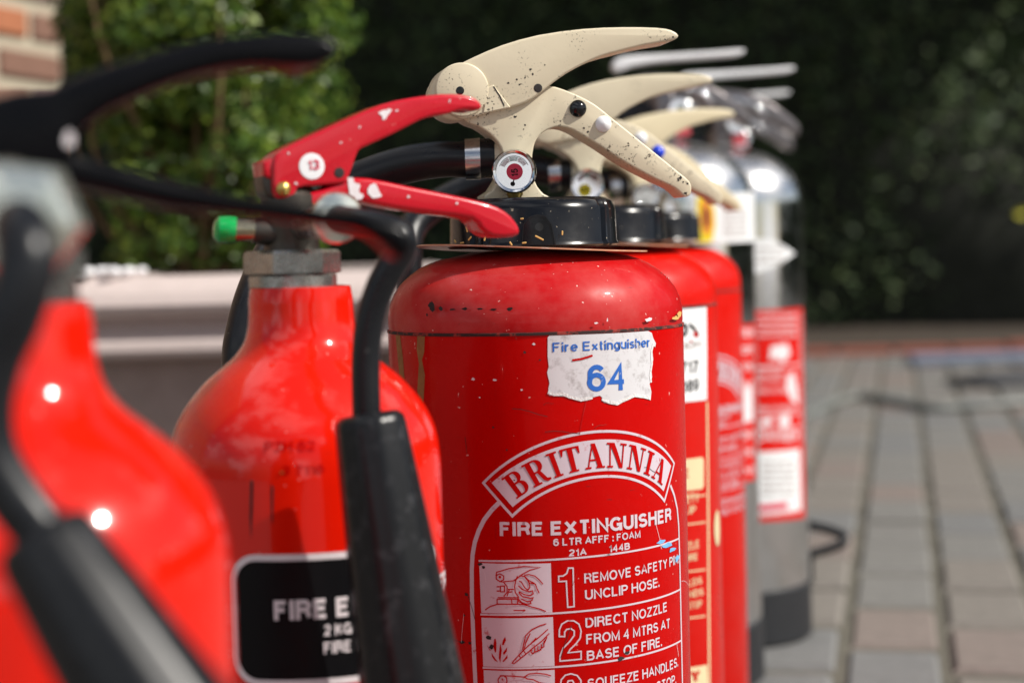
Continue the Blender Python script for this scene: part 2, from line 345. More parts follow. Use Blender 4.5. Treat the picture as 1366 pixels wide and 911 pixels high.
GL = {
 'A': (.68, [[(0, 0), (.34, 1), (.68, 0)], [(.14, .33), (.54, .33)]]), 'B': (.60, [[(0, 0), (0, 1), (.34, 1)] + _arc(.34, .77, .22, .23, 90, -90) + [(0, .54)], [(.34, .54)] + _arc(.35, .27, .25, .27, 90, -90) + [(0, 0)]]),
 'C': (.66, [_arc(.36, .5, .36, .5, 38, 322, 18)]), 'D': (.64, [[(0, 0), (0, 1), (.28, 1)] + _arc(.28, .5, .36, .5, 90, -90, 16) + [(0, 0)]]),
 'E': (.54, [[(.54, 1), (0, 1), (0, 0), (.54, 0)], [(0, .53), (.48, .53)]]), 'F': (.52, [[(.52, 1), (0, 1), (0, 0)], [(0, .52), (.44, .52)]]),
 'G': (.70, [_arc(.36, .5, .36, .5, 40, 330, 18) + [(.70, .44), (.40, .44)], [(.70, .44), (.70, 0)]]), 'H': (.62, [[(0, 0), (0, 1)], [(.62, 0), (.62, 1)], [(0, .53), (.62, .53)]]),
 'I': (.0, [[(0, 0), (0, 1)]]), 'J': (.4, [[(.4, 1), (.4, .2)] + _arc(.2, .2, .2, .2, 0, -180)]), 'K': (.60, [[(0, 0), (0, 1)], [(.56, 1), (0, .38)], [(.2, .58), (.60, 0)]]), 'L': (.50, [[(0, 1), (0, 0), (.50, 0)]]),
 'M': (.74, [[(0, 0), (0, 1), (.37, .08), (.74, 1), (.74, 0)]]), 'N': (.62, [[(0, 0), (0, 1), (.62, 0), (.62, 1)]]), 'O': (.74, [_arc(.37, .5, .37, .5, 90, 450, 26)]),
 'P': (.56, [[(0, 0), (0, 1), (.32, 1)] + _arc(.32, .73, .24, .27, 90, -90) + [(0, .46)]]), 'Q': (.74, [_arc(.37, .5, .37, .5, 90, 450, 26), [(.44, .24), (.72, -.02)]]),
 'R': (.60, [[(0, 0), (0, 1), (.34, 1)] + _arc(.34, .75, .24, .25, 90, -90) + [(0, .5)], [(.34, .5), (.50, .42), (.54, .22), (.60, 0)]]),
 'S': (.58, [_arc(.29, .75, .27, .25, 25, 250, 12) + _arc(.29, .26, .29, .26, 80, -160, 12)]), 'T': (.58, [[(0, 1), (.58, 1)], [(.29, 1), (.29, 0)]]),
 'U': (.60, [[(0, 1), (0, .3)] + _arc(.30, .3, .30, .3, 180, 360) + [(.60, 1)]]), 'V': (.62, [[(0, 1), (.31, 0), (.62, 1)]]), 'W': (.92, [[(0, 1), (.22, 0), (.46, 1), (.70, 0), (.92, 1)]]),
 'X': (.62, [[(0, 0), (.62, 1)], [(0, 1), (.62, 0)]]), 'Y': (.62, [[(0, 1), (.31, .45), (.62, 1)], [(.31, .45), (.31, 0)]]), 'Z': (.58, [[(0, 1), (.58, 1), (0, 0), (.58, 0)]]),
 '0': (.50, [_arc(.25, .5, .25, .5, 90, 450, 22)]), '1': (.24, [[(0, .76), (.16, .82), (.24, 1), (.24, 0)]]), '2': (.50, [_arc(.25, .72, .25, .28, 170, -20, 12) + [(.40, .48), (.10, .2), (0, 0), (.5, 0)]]),
 '3': (.50, [_arc(.24, .75, .24, .25, 160, -90), _arc(.24, .26, .26, .26, 90, -160)]), '4': (.54, [[(.40, 0), (.40, 1), (0, .28), (.54, .28)]]), '5': (.50, [[(.46, 1), (.08, 1), (.03, .5)] + _arc(.24, .32, .26, .32, 130, -150)]),
 '6': (.52, [_arc(.27, .66, .25, .34, 35, 160, 8) + _arc(.40, .42, .38, .42, 170, 215, 5)[:2] + _arc(.26, .32, .26, .32, 180, 520, 20)]), '7': (.50, [[(0, 1), (.5, 1), (.28, .5), (.16, 0)]]),
 '8': (.50, [_arc(.25, .75, .22, .25, -90, 270, 18), _arc(.25, .26, .25, .26, 90, 450, 18)]), '9': (.52, [_arc(.26, .68, .26, .32, 0, 360, 20), _arc(.12, .5, .40, .5, 0, -60, 8) + _arc(.22, .3, .2, .3, -60, -150, 6)]),
 '.': (.0, [[(0, 0), (0, .05)]]), ':': (.0, [[(0, 0), (0, .06)], [(0, .62), (0, .68)]]),
 'e': (.46, [[(.02, .37), (.45, .37)] + _arc(.23, .36, .23, .36, 10, 315, 16)]), 'i': (.0, [[(0, 0), (0, .64)], [(0, .97), (0, 1.0)]]), 'r': (.26, [[(0, 0), (0, .72)], [(0, .45), (.08, .65), (.26, .71)]]),
 'x': (.42, [[(0, 0), (.42, .71)], [(0, .71), (.42, 0)]]), 't': (.24, [[(.1, .95), (.1, .12), (.16, .01), (.24, 0)], [(0, .71), (.24, .71)]]), 'n': (.42, [[(0, 0), (0, .72)], _arc(.21, .46, .21, .25, 180, 0) + [(.42, 0)]]),
 'g': (.44, [_arc(.22, .37, .22, .36, 0, 360, 18), [(.44, .72), (.44, -.05)] + _arc(.22, -.05, .22, .2, 0, -150, 8)]), 'u': (.42, [[(0, .72), (0, .25)] + _arc(.21, .25, .21, .25, 180, 360, 10), [(.42, .72), (.42, 0)]]),
 's': (.38, [_arc(.19, .54, .18, .17, 30, 250, 9) + _arc(.19, .18, .19, .18, 80, -155, 9)]), 'h': (.42, [[(0, 0), (0, 1)], _arc(.21, .46, .21, .25, 180, 0) + [(.42, 0)]]),
 'a': (.42, [_arc(.2, .36, .2, .36, 0, 360, 16), [(.42, .72), (.42, 0)]]), 'd': (.42, [_arc(.2, .36, .2, .36, 0, 360, 16), [(.42, 1), (.42, 0)]]), 'o': (.46, [_arc(.23, .36, .23, .36, 90, 450, 16)]), 'c': (.40, [_arc(.22, .36, .22, .36, 45, 315, 12)]),
 'v': (.40, [[(0, .72), (.2, 0), (.4, .72)]]), 'm': (.7, [[(0, 0), (0, .72)], _arc(.17, .5, .17, .2, 180, 0, 8) + [(.34, 0)], _arc(.52, .5, .17, .2, 180, 0, 8) + [(.69, 0)]]), 'f': (.26, [[(.1, 0), (.1, .8), (.2, 1), (.28, 1)], [(0, .7), (.26, .7)]]),
 'k': (.4, [[(0, 0), (0, 1)], [(.38, .7), (0, .28)], [(.12, .42), (.4, 0)]]), 'b': (.42, [_arc(.22, .36, .2, .36, 0, 360, 16), [(0, 1), (0, 0)]]), 'y': (.4, [[(0, .72), (.2, 0)], [(.4, .72), (.16, -.2)]]), 'N_': (.6, [])}
def text2d(s, bold=0.0):
    """own upright sans lettering, every stroke a strip of one weight -> vertices (x, y, layer), faces"""
    wt = .145 + bold * 4.2; V = []; F = []; x = 0; lay = 0
    for ch in s:
        if ch == ' ': x += .34; continue
        g_w, strokes_ = GL.get(ch, GL['o'])
        for st_ in strokes_:
            P = [(x + wt/2 + px, wt/2 + py * (1 - wt)) for px, py in st_]
            if ch in 'IT.:i1LHFEhnrbdk4' or (P[0] != P[-1]):
                a, b = Vector(P[0]), Vector(P[1]); d = (a - b).normalized(); P[0] = tuple(a + d * wt/2) if abs(d.y) > .95 else P[0]
                a, b = Vector(P[-1]), Vector(P[-2]); d = (a - b).normalized(); P[-1] = tuple(a + d * wt/2) if abs(d.y) > .95 else P[-1]
            v, f = stroke(P, wt); b_ = len(V); V += [(q[0], q[1], lay) for q in v]; F += [[b_ + i for i in q] for q in f]; lay += 1
        x += g_w + wt + .095
    return V, F
def cap_h(bold=0.0): return 1.0
def text_line(s, a, b, h, bold=0.0):
    """a, b: (s, z) baseline ends; h: cap height in m"""
    v, f = text2d(s, bold); x0 = min(p[0] for p in v); x1 = max(p[0] for p in v); out = []
    for x, y, l in v:
        t = (x - x0) / (x1 - x0); out.append((a[0] + (b[0] - a[0]) * t, a[1] + (b[1] - a[1]) * t + y * h, l))
    return (out, f)
def poly2(pts): return (pts, [list(range(len(pts)))])
def stroke(pts, w_, closed=False):
    """a line of width w_ as quads"""
    P = [Vector(p) for p in pts]; m = len(P); L = []; Q = []
    for i in range(m):
        a = P[(i-1) % m] if (closed or i > 0) else P[i]; b = P[(i+1) % m] if (closed or i < m-1) else P[i]
        t1 = (P[i] - a); t2 = (b - P[i])
        if t1.length < 1e-9: t1 = t2
        if t2.length < 1e-9: t2 = t1
        t1.normalize(); t2.normalize(); t = (t1 + t2)
        if t.length < 1e-6: t = t1
        t.normalize(); n = Vector((-t.y, t.x)); sc = min(1.8, 1 / max(.4, n.dot(Vector((-t1.y, t1.x)))))
        L.append(P[i] + n * w_ / 2 * sc); Q.append(P[i] - n * w_ / 2 * sc)
    v = [tuple(x) for x in L + Q]; f = [[i, (i+1) % m, m + (i+1) % m, m + i] for i in range(m if closed else m-1)]
    return (v, f)

# ------------------------------------------------------------------ setting: ground, paving
g = link('ground', raw_mesh([(-150, -150, -.03), (150, -150, -.03), (150, 150, -.03), (-150, 150, -.03)], [(0, 1, 2, 3)]), M['soil'], smooth=False); g['kind'] = 'structure'
YAW = math.atan((1202 - 683) / FPX)
e1 = Vector((math.sin(YAW), math.cos(YAW), 0)); e2 = Vector((math.cos(YAW), -math.sin(YAW), 0))
PW, PL, GAP = .2426 * EYE, .221, .011
pavement = link('pavement', raw_mesh([(-7, -7, -.006), (9, -7, -.006), (9, 6.78, -.006), (-7, 6.78, -.006)], [(0, 1, 2, 3)]), M['joint'], smooth=False)
pavement['kind'] = 'structure'
def paver_geo(sx, sy):
    c = .006; h = .0; l = -.03
    v = [(-sx/2, -sy/2, l), (sx/2, -sy/2, l), (sx/2, sy/2, l), (-sx/2, sy/2, l), (-sx/2, -sy/2, -c), (sx/2, -sy/2, -c), (sx/2, sy/2, -c), (-sx/2, sy/2, -c),
         (-sx/2+c, -sy/2+c, h), (sx/2-c, -sy/2+c, h), (sx/2-c, sy/2-c, h), (-sx/2+c, sy/2-c, h)]
    f = [(0, 1, 5, 4), (1, 2, 6, 5), (2, 3, 7, 6), (3, 0, 4, 7), (4, 5, 9, 8), (5, 6, 10, 9), (6, 7, 11, 10), (7, 4, 8, 11), (8, 9, 10, 11)]
    return v, f
pv, pf = paver_geo(PW - GAP, PL - .030)
pmesh = []
for m in PAV:
    me = raw_mesh(pv, pf, 'paver'); me.materials.append(m); pmesh.append(me)
GB = ground(1264, 895.5); P2 = ground(1200, 862.5)
uB = GB.dot(e2); vJ = P2.dot(e1)
SV, SF, SM = [], [], []
cand = []
for i in range(-75, 95):
    for j in range(-45, 36):
        u = uB + (i + .5) * PW; v = vJ + (j + .5 + (.5 if i % 2 == 0 else 0)) * PL
        c = e2 * u + e1 * v
        if not (-6.4 < c.x < 8.4 and -6.5 < c.y < 6.66): continue
        cand.append((i, j, c))
one = 0
for i, j, c in cand:
    k = random.choices(range(4), (4, 3, 2.2, 3))[0]; dz = random.uniform(-.002, .002)
    vis = False
    if c.y > 1.4:
        px, py = project(c); vis = 1000 < px < 1400 and 465 < py < 960
    rz = -YAW + random.uniform(-.008, .008)
    if vis and one < 300:
        o = bpy.data.objects.new('paver', pmesh[k]); COL.objects.link(o); o.parent = pavement; o.location = (c.x, c.y, dz); o.rotation_euler = (random.uniform(-.004, .004), random.uniform(-.006, .006), rz); one += 1
    else:
        b = len(SV); ca, sa = math.cos(rz), math.sin(rz)
        for x, y, z in pv: SV.append((c.x + x*ca - y*sa, c.y + x*sa + y*ca, z + dz))
        SF += [tuple(b + q for q in f) for f in pf]; SM += [k] * len(pf)
me = raw_mesh(SV, SF, 'pavers')
for m in PAV: me.materials.append(m)
me.polygons.foreach_set('material_index', SM)
o = link('paver', me, None, pavement, smooth=False); o['kind'] = 'stuff'
# dull red edging course
em = box(.205, .09, .07, .006); em.materials.append(M['edge_brick'])
for i in range(-20, 24):
    o = bpy.data.objects.new('edging_brick', em); COL.objects.link(o); o.parent = pavement
    x = i * .215; o.location = (x, 6.83 + .05 * x - .03 * math.cos(x * 1.3), -.02 + random.uniform(-.004, .004)); o.rotation_euler = (0, 0, .05 + random.uniform(-.02, .02))
# litter of twigs, moss and leaves in the joints and bed: soil bed behind paving
bed = link('flower_bed', raw_mesh([(-6, 6.9, -.012), (7, 6.9, -.012), (7, 9.5, .06), (-6, 9.5, .06)], [(0, 1, 2, 3)]), M['soil'], smooth=False); bed['kind'] = 'structure'

# ------------------------------------------------------------------ foliage
def leaves(pos, nrm_bias, size, name, aspect=.55, jitter=.35):
    """folded leaves (two triangles + two) at given points"""
    n = len(pos); d = np.random.normal(size=(n, 3)); d /= np.linalg.norm(d, axis=1)[:, None]
    nr = np.random.normal(size=(n, 3)) * .7 + nrm_bias; nr /= np.linalg.norm(nr, axis=1)[:, None]
    t = np.cross(nr, d); t /= np.linalg.norm(t, axis=1)[:, None]; b = np.cross(nr, t)
    s = size * (1 + jitter * (np.random.rand(n, 1) * 2 - 1))
    v = np.empty((n, 4, 3)); v[:, 0] = pos - t * s * .5; v[:, 1] = pos + b * s * aspect * .5 + nr * s * .08
    v[:, 2] = pos + t * s * .5; v[:, 3] = pos - b * s * aspect * .5 + nr * s * .08
    me = bpy.data.meshes.new(name); me.vertices.add(n*4); me.vertices.foreach_set('co', v.reshape(-1))
    me.loops.add(n*4); me.loops.foreach_set('vertex_index', np.arange(n*4, dtype=np.int32))
    me.polygons.add(n); me.polygons.foreach_set('loop_start', np.arange(0, n*4, 4, dtype=np.int32)); me.update(calc_edges=True); me.validate(); return me
def clumps(nc, centre, radii, lo=.75, hi=1.05, zmin=None, per=60, cr=.07, top=False):
    P = []; B = []
    for _ in range(nc):
        d = np.random.normal(size=3); d /= np.linalg.norm(d)
        c = np.array(centre) + d * np.array(radii) * np.random.uniform(lo, hi)
        if zmin is not None and c[2] < zmin: continue
        q = np.random.normal(size=(per, 3)); q /= np.linalg.norm(q, axis=1)[:, None]; r = np.random.rand(per, 1) ** .4
        P.append(c + q * r * cr * np.random.uniform(.6, 1.3)); B.append(q * .6 + d * .7 + np.array([0, 0, .4]))
    return np.concatenate(P), np.concatenate(B)
# clipped box bush in the trough
BX, BY = at(290, 300, 2.45).x, 2.45
bush = empty('box_bush', (BX, BY, .38), 'leafy green box bush growing in the pale stone trough', 'bush')
Ps = []; Bs = []
for cz, rx, nc in ((.20, .16, 110), (.40, .185, 300), (.62, .20, 320), (.86, .19, 240)):
    p, b = clumps(nc, (0, 0, cz), (rx, .20, .17), .55, 1.02, per=70, cr=.034); Ps.append(p); Bs.append(b)
P_ = np.concatenate(Ps); B_ = np.concatenate(Bs); keep = P_[:, 2] > .10
o = link('foliage', leaves(P_[keep], B_[keep], .0145, 'box_leaves'), M['box_leaf'], bush, smooth=False); o['kind'] = 'stuff'
for i in range(46):
    a = random.uniform(0, 6.28); r = random.uniform(.01, .08); x, y = r*math.cos(a), r*math.sin(a); l = random.uniform(.3, .7)
    dx, dy = random.uniform(-.12, .12), random.uniform(-.12, .08)
    link('branch', tube([(x, y, -.02), (x + dx*.35, y + dy*.4, l*.3), (x + dx, y + dy, l*.6), (x + dx*1.2, y + dy*1.2, l)], [.006, .004, .0015], 6, 4), M['twig'], bush)
# tall dark hedge behind the yard
hedge = empty('yew_hedge', (0, 8.4, 0), 'tall dark evergreen hedge closing off the back of the paved yard', 'hedge')
bm = bmesh.new(); bmesh.ops.create_grid(bm, x_segments=60, y_segments=24, size=.5)
for v in bm.verts:
    x, z = v.co.x * 15, (v.co.y + .5) * 5.6
    v.co = Vector((x, -.15 + .22 * math.sin(x * 1.7 + z) * math.sin(z * 1.9 + .6 * x) + .25 * (z / 5.6), z))
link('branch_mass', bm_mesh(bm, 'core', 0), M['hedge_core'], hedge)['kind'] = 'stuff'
n = 90000
x = np.random.uniform(-4.5, 5.5, n); z = np.random.rand(n) ** .9 * 5.4 + .05
cl = np.sin(x*2.3 + 1.3*np.sin(z*1.1)) * np.sin(z*2.1 + .7*x) * .2 + np.sin(x*6.1 + z*3) * np.sin(z*5.3 - x*2) * .1
y = -.42 - cl + np.random.rand(n) * .32
o = link('foliage', leaves(np.stack([x, y, z], 1), np.array([0, -.7, .5]), .055, 'yew', .4), M['hedge_leaf'], hedge, smooth=False); o['kind'] = 'stuff'
wing = empty('reflection_hedge', (7.2, 2.5, 0), 'unseen dark hedge added right of the yard for steel and paint to reflect', 'hedge')  # added out of view to put dark reflections in steel and paint
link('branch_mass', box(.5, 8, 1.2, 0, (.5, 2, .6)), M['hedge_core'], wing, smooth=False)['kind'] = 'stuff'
n = 9000
P_ = np.stack([np.random.uniform(.0, .3, n), np.random.uniform(-2, 6, n), np.random.uniform(.02, 1.35, n)], 1)
link('foliage', leaves(P_, np.array([-.8, 0, .5]), .09, 'wing', .5), M['hedge_leaf'], wing, smooth=False)['kind'] = 'stuff'
# unseen trees added behind the hedge, their crowns put there to shade it
def shade_tree(x, label, src=None):
    t = empty('shade_tree', (x, 9.6, 0), label, 'shade_tree', 'unseen trees added to shade the dark hedge')
    if src is None:
        link('trunk', lathe([(.30, 0), (.20, .5), (.16, 2.6), (.10, 4.5), (.02, 6)], 14), M['bark'], t)
        for a, h, l in ((-.4, 2.4, 2.9), (-1.2, 2.6, 3.0), (-2.0, 2.5, 2.8), (.6, 3, 2), (2.4, 3, 2)):
            link('branch', tube([(0, 0, h - .2), (math.cos(a)*l*.4, math.sin(a)*l*.4, h + .7), (math.cos(a)*l, math.sin(a)*l, h + 1.3)], [.10, .06, .02], 8, 4), M['bark'], t)
        n = 10000; q = np.random.normal(size=(n, 3)); q /= np.linalg.norm(q, axis=1)[:, None]; rr = np.random.rand(n, 1) ** .33
        P = q * rr * np.array([2.1, 3.0, 1.75]) + np.array([0, -1.5, 4.25]); P[:, 2] = np.maximum(P[:, 2], 2.55 + np.random.rand(n) * .4)
        o = link('crown', leaves(P, q, .22, 'crown', .6), M['hedge_leaf'], t, smooth=False); o['kind'] = 'stuff'
    else:
        for c in src.children:
            k = c.copy(); COL.objects.link(k); k.parent = t
    return t
t0 = shade_tree(-3.6, 'broad dark tree added unseen over the left end of the hedge')
for x, l in ((-.6, 'broad dark tree added unseen over the hedge behind the red extinguishers'), (2.4, 'broad dark tree added unseen over the hedge right of the steel extinguishers')): shade_tree(x, l, t0)

# ------------------------------------------------------------------ brick wall, far left
al = R(73); wd = Vector((math.cos(al), math.sin(al), 0)); wn = Vector((math.sin(al), -math.cos(al), 0))
wend = at(86, 60, 3.6); wend.z = 0
wall = empty('brick_wall', wend, 'weathered brick wall with thick pale mortar beside the bush', 'wall', rz=al)
link('mortar', box(3.0, .2, 2.4, .003, (-1.5, .108, 1.2)), M['mortar'], wall, smooth=False)
bms = []
for L_ in (.205, .095):
    for m in BRK:
        me = box(L_, .1, .050, .004); me.materials.append(m); bms.append(me)
zt = at(30, 48, 3.55).z
nb = 0
for c in range(31):
    z = .0365 + c * .0745; xx = 0 if c % 2 else -.0
    x = -.018 if c % 2 == 0 else -.012; flip = c % 2
    while x > -2.9 and nb < 299 + 500:
        L_ = .095 if flip else .205
        inview = x > -.62 and z > .55 and z < 1.25
        if inview:
            k = random.choices((0, 1, 2), (3, 3, 2))[0]
            o = bpy.data.objects.new('brick', bms[(3 if flip else 0) + k]); COL.objects.link(o); o.parent = wall
            o.location = (x - L_/2, .05 - random.uniform(0, .003), z); o.rotation_euler = (0, random.uniform(-.01, .01), random.uniform(-.008, .008)); nb += 1
        else:
            cand.append(('b', x - L_/2, z, L_))
        x -= L_ + .022; flip = 1 - flip
V, F, MI = [], [], []
for it in cand:
    if it[0] != 'b': continue
    _, x, z, L_ = it; b = len(V); hx, hz = L_/2, .025
    V += [(x-hx, 0, z-hz), (x+hx, 0, z-hz), (x+hx, 0, z+hz), (x-hx, 0, z+hz), (x-hx, .09, z-hz), (x+hx, .09, z-hz), (x+hx, .09, z+hz), (x-hx, .09, z+hz)]
    fs = [(0, 1, 2, 3), (4, 7, 6, 5), (0, 4, 5, 1), (1, 5, 6, 2), (2, 6, 7, 3), (3, 7, 4, 0)]; F += [tuple(b+q for q in f) for f in fs]; MI += [random.choices((0, 1, 2), (3, 1, 3))[0]] * 6
me = raw_mesh(V, F, 'bricks')
for m in BRK: me.materials.append(m)
me.polygons.foreach_set('material_index', MI); o = link('brick', me, None, wall, smooth=False); o['kind'] = 'stuff'

# ------------------------------------------------------------------ stone trough
TY = 2.0
zt0 = at(300, 370, TY).z
tl, tr_ = at(40, 380, TY).x, at(600, 380, TY).x
trough = empty('stone_trough', ((tl + tr_) / 2, TY + .35, 0), 'pale pinkish stone trough with a double moulded rim', 'planter')
hx, hy = (tr_ - tl) / 2, .35
def sweep_rect(prof, hx, hy):
    V = []; F = []; n = len(prof)
    for sx, sy in ((-1, -1), (1, -1), (1, 1), (-1, 1)):
        for o_, z in prof: V.append((sx * (hx + o_), sy * (hy + o_), z))
    for k in range(4):
        a, b = k * n, ((k+1) % 4) * n
        for i in range(n - 1): F.append((a + i, b + i, b + i + 1, a + i + 1))
    return raw_mesh(V, F, 'sweep')
def zz_(py): return at(300, py, TY).z
rim = [(-.09, zt0 - .06), (-.085, zt0 + .002), (-.045, zt0 + .003), (-.030, zt0), (-.018, zt0 - .007), (-.008, zt0 - .016), (-.002, zt0 - .028), (0, zz_(405)), (-.002, zz_(412)), (-.010, zz_(420)), (-.026, zz_(426)), (-.034, zz_(432)), (-.030, zz_(440)), (-.018, zz_(447)), (-.008, zz_(455)), (-.006, zz_(466)), (-.010, zz_(474)), (-.04, zz_(480))]
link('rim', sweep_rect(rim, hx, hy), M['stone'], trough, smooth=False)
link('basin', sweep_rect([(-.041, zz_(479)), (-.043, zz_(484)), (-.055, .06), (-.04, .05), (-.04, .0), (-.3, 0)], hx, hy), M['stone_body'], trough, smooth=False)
link('soil', raw_mesh([(-hx+.05, -hy+.05, zt0-.03), (hx-.05, -hy+.05, zt0-.03), (hx-.05, hy-.05, zt0-.03), (-hx+.05, hy-.05, zt0-.03)], [(0, 1, 2, 3)]), M['soil'], trough, smooth=False)
bush.location.z = zt0 - .03 - .06
def pebble_mesh(r):
    bm = bmesh.new(); bmesh.ops.create_icosphere(bm, subdivisions=2, radius=r)
    for v in bm.verts: v.co = Vector((v.co.x * 1.3, v.co.y, v.co.z * .6)) * (1 + random.uniform(-.12, .12))
    return bm_mesh(bm, 'pebble', 0)
pm = pebble_mesh(.010)
for i, px in enumerate((88, 103, 118, 131, 150, 168, 186, 198, 860, 130)):
    if px > 600: continue
    t = link('white_pebble', pm, M['pebble'], None); q = at(px, 352, TY + .10)
    t.location = (q.x, TY + .03 + random.uniform(0, .03), zt0 + .009); t.rotation_euler = (0, 0, random.uniform(0, 3)); t.scale = [random.uniform(.7, 1.1)] * 3
    t['label'] = 'small white pebble lying on the rim of the stone trough'; t['category'] = 'pebble'; t['group'] = 'white pebbles along the trough rim'

# ------------------------------------------------------------------ loose things on the far paving
pts = [ground(px, py, .01) for px, py in ((1040, 560), (1079, 552), (1108, 538), (1140, 529), (1169, 531), (1205, 538.5), (1241, 543), (1277, 542), (1326, 540), (1400, 536), (1500, 545))]
o = link('garden_hose', tube(pts, .011, 10, 6), M['garden_hose']); o['label'] = 'thin grey hose snaking across the block paving'; o['category'] = 'hose'
q = ground(1330, 484, 0)
o = link('board', box(.62, .10, .03, .004), M['blue_board'], None, (q.x + .02, q.y, .018), (0, 0, .03), False); o['label'] = 'pale blue-grey board lying at the far edge of the paving'; o['category'] = 'board'
q = ground(1375, 512, 0)
bm = bmesh.new(); bmesh.ops.create_icosphere(bm, subdivisions=3, radius=1)  # low dark lump on the far paving
for v in bm.verts:
    s = 1 + .18 * math.sin(v.co.x * 5 + v.co.y * 3) + .1 * math.sin(v.co.y * 9)
    v.co = Vector((v.co.x * .20 * s, v.co.y * .12 * s, max(0, v.co.z) * .035 * s + .004))
o = link('dark_lump', bm_mesh(bm, 'lump', 0), M['dark_lump'], None, (q.x, q.y, .002)); o['label'] = 'low dark lump lying on the far paving at the right'; o['category'] = 'lump'
q = at(1362, 285, 7.75)
o = link('yellow_leaf', raw_mesh([(-.03, 0, 0), (0, -.01, .022), (.035, 0, .004), (0, -.01, -.02)], [(0, 1, 2, 3)]), M['yellow_leaf'], None, q, None, False); o['label'] = 'single yellow leaf against the dark hedge'; o['category'] = 'leaf'

# ================================================================== the foam extinguishers (cream squeeze grips)
Y1 = .976; B1 = at(711.5, 330, Y1); X1 = B1.x
PH1 = R(10)
RB = (at(907.5, 500, Y1).x - at(515, 500, Y1).x) / 2
GRP_FOAM = 'foam extinguishers with cream squeeze grips'
main = empty('fire_extinguisher', (X1, Y1, 0), 'red foam fire extinguisher with torn sticker 64 and speckled cream grip', 'fire extinguisher', GRP_FOAM)
def rz(px, py):
    p = at(px, py, Y1); return (p.x - X1, p.z)
def body_foam(parent):
    sh = [rz(x, y) for x, y in ((838, 341), (852, 345), (864, 350), (878, 359), (891, 370), (900, 382), (906.5, 396), (909.3, 410), (909.8, 425))]
    zs = sh[-1][1]; Rs = sh[-1][0]
    prof = [(.03, sh[0][1] + .004)] + sh + [(Rs - .0002, zs - .0016), (RB - .0012, zs - .0020)]
    link('shoulder', lathe(prof, 128), M['red_dusty'], parent)
    link('seam', lathe([(RB - .001, zs - .0014), (RB + .0004, zs - .0018), (RB + .0004, zs - .0030), (RB - .001, zs - .0036)], 128), M['seam'], parent)
    b = link('body', lathe([(RB, zs - .002), (RB, .022), (RB - .003, .018), (RB - .004, .012), (RB - .012, .008), (.02, .006)], 128), M['red'], parent)
    link('base_ring', lathe([(RB - .008, .012), (RB - .004, .014), (RB - .003, 0), (RB - .008, 0)], 96), M['base_rubber'], parent)
    return b, zs
body1, ZS = body_foam(main)
def c4(x, y): return (540 + x / 2.68, 20 + y / 2.68)
def hd(px, py, off=0.0): return on_plane(px, py, X1, Y1, PH1, off)
# cap with moulded ribs
capR = .0435; zc0 = rz(711, 330)[1]; zc1 = rz(711, 265.5)[1]
def capflute(a):
    d = math.degrees(a)
    for g0 in (322, 222, 130, 50):
        if g0 < d < g0 + 5 or g0 + 8 < d < g0 + 11: return .955
    return 1
cap1 = link('screw_cap', lathe([(.02, zc0), (capR, zc0), (capR + .0012, zc0 + .001), (capR, zc0 + .003), (capR - .0005, zc1 - .006), (capR - .0022, zc1 - .0022), (capR - .006, zc1), (.01, zc1 + .0006)], 180, flute=capflute), M['cap'], main)
tab = [unroll(*p_, X1, Y1, capR) for p_ in ((697, 327), (699, 300), (706, 290), (716, 287), (727, 289), (735, 300), (740, 326))]
link('tab', wrap([poly2(tab)], capR, .0012), M['cap'], main)
link('tab', wrap([stroke(tab, .0006)], capR, .0016), M['rubber'], main)
link('tab_hole', wrap([poly2([(unroll(719, 303, X1, Y1, capR)[0] + .0021 * math.cos(a), unroll(719, 303, X1, Y1, capR)[1] + .0021 * math.sin(a)) for a in np.linspace(0, 6.283, 16, endpoint=False)])], capR, .0020), M['black_glossy'], main)
# thin instruction ring under the cap
pz = rz(711, 333)[1]
bm = bmesh.new(); rr_ = [.03, .0575, .0601]; sg = 96; rings = []
for zo in (0, -.0007):
    for r_ in rr_: rings.append([bm.verts.new((r_ * math.cos(a), r_ * math.sin(a) , zo + .0006 * math.sin(2 * a + .4) * r_ / .06)) for a in [6.2832 * i / sg for i in range(sg)]])
for a, b in ((0, 1), (1, 2), (2, 5), (5, 4), (4, 3)):
    for i in range(sg): bm.faces.new((rings[a][i], rings[a][(i+1) % sg], rings[b][(i+1) % sg], rings[b][i]))
plate1 = link('instruction_ring', bm_mesh(bm, 'ring', 40), M['plate'], main, (-.001, 0, pz + .0005), (R(-1.2), R(2.6), 0))
# casting + levers
head = main
def hpoly(pts, off): return [hd(*c4(*p_), off) for p_ in pts]
HR = (0, 0, PH1)
cast_pts = [(205, 372), (262, 398), (302, 424), (332, 455), (350, 492), (355, 540), (338, 585), (312, 628), (285, 662), (515, 662), (497, 640), (475, 615), (458, 570), (455, 520), (462, 470), (474, 442), (495, 420), (525, 405), (560, 400), (602, 412), (650, 440), (700, 470), (760, 510), (820, 546), (900, 588), (960, 616), (985, 636), (1000, 651), (1020, 645), (1026, 622), (1018, 595), (980, 562), (900, 497), (820, 432), (740, 368), (680, 320), (620, 288), (560, 264), (520, 254), (470, 250), (400, 260), (300, 260), (200, 300)]
link('valve_casting', plate(hpoly(cast_pts, .011), -.011, .011, .0022, 3, 2), M['cream'], head, rot=HR)
link('casting_hub', plate([(hd(*c4(170, 296))[0] + .0128 * math.cos(a), hd(*c4(170, 296))[1] + .0128 * math.sin(a)) for a in np.linspace(0, 6.283, 28, endpoint=False)], -.0125, .0125, .003, 3, 1), M['cream'], head, rot=HR)
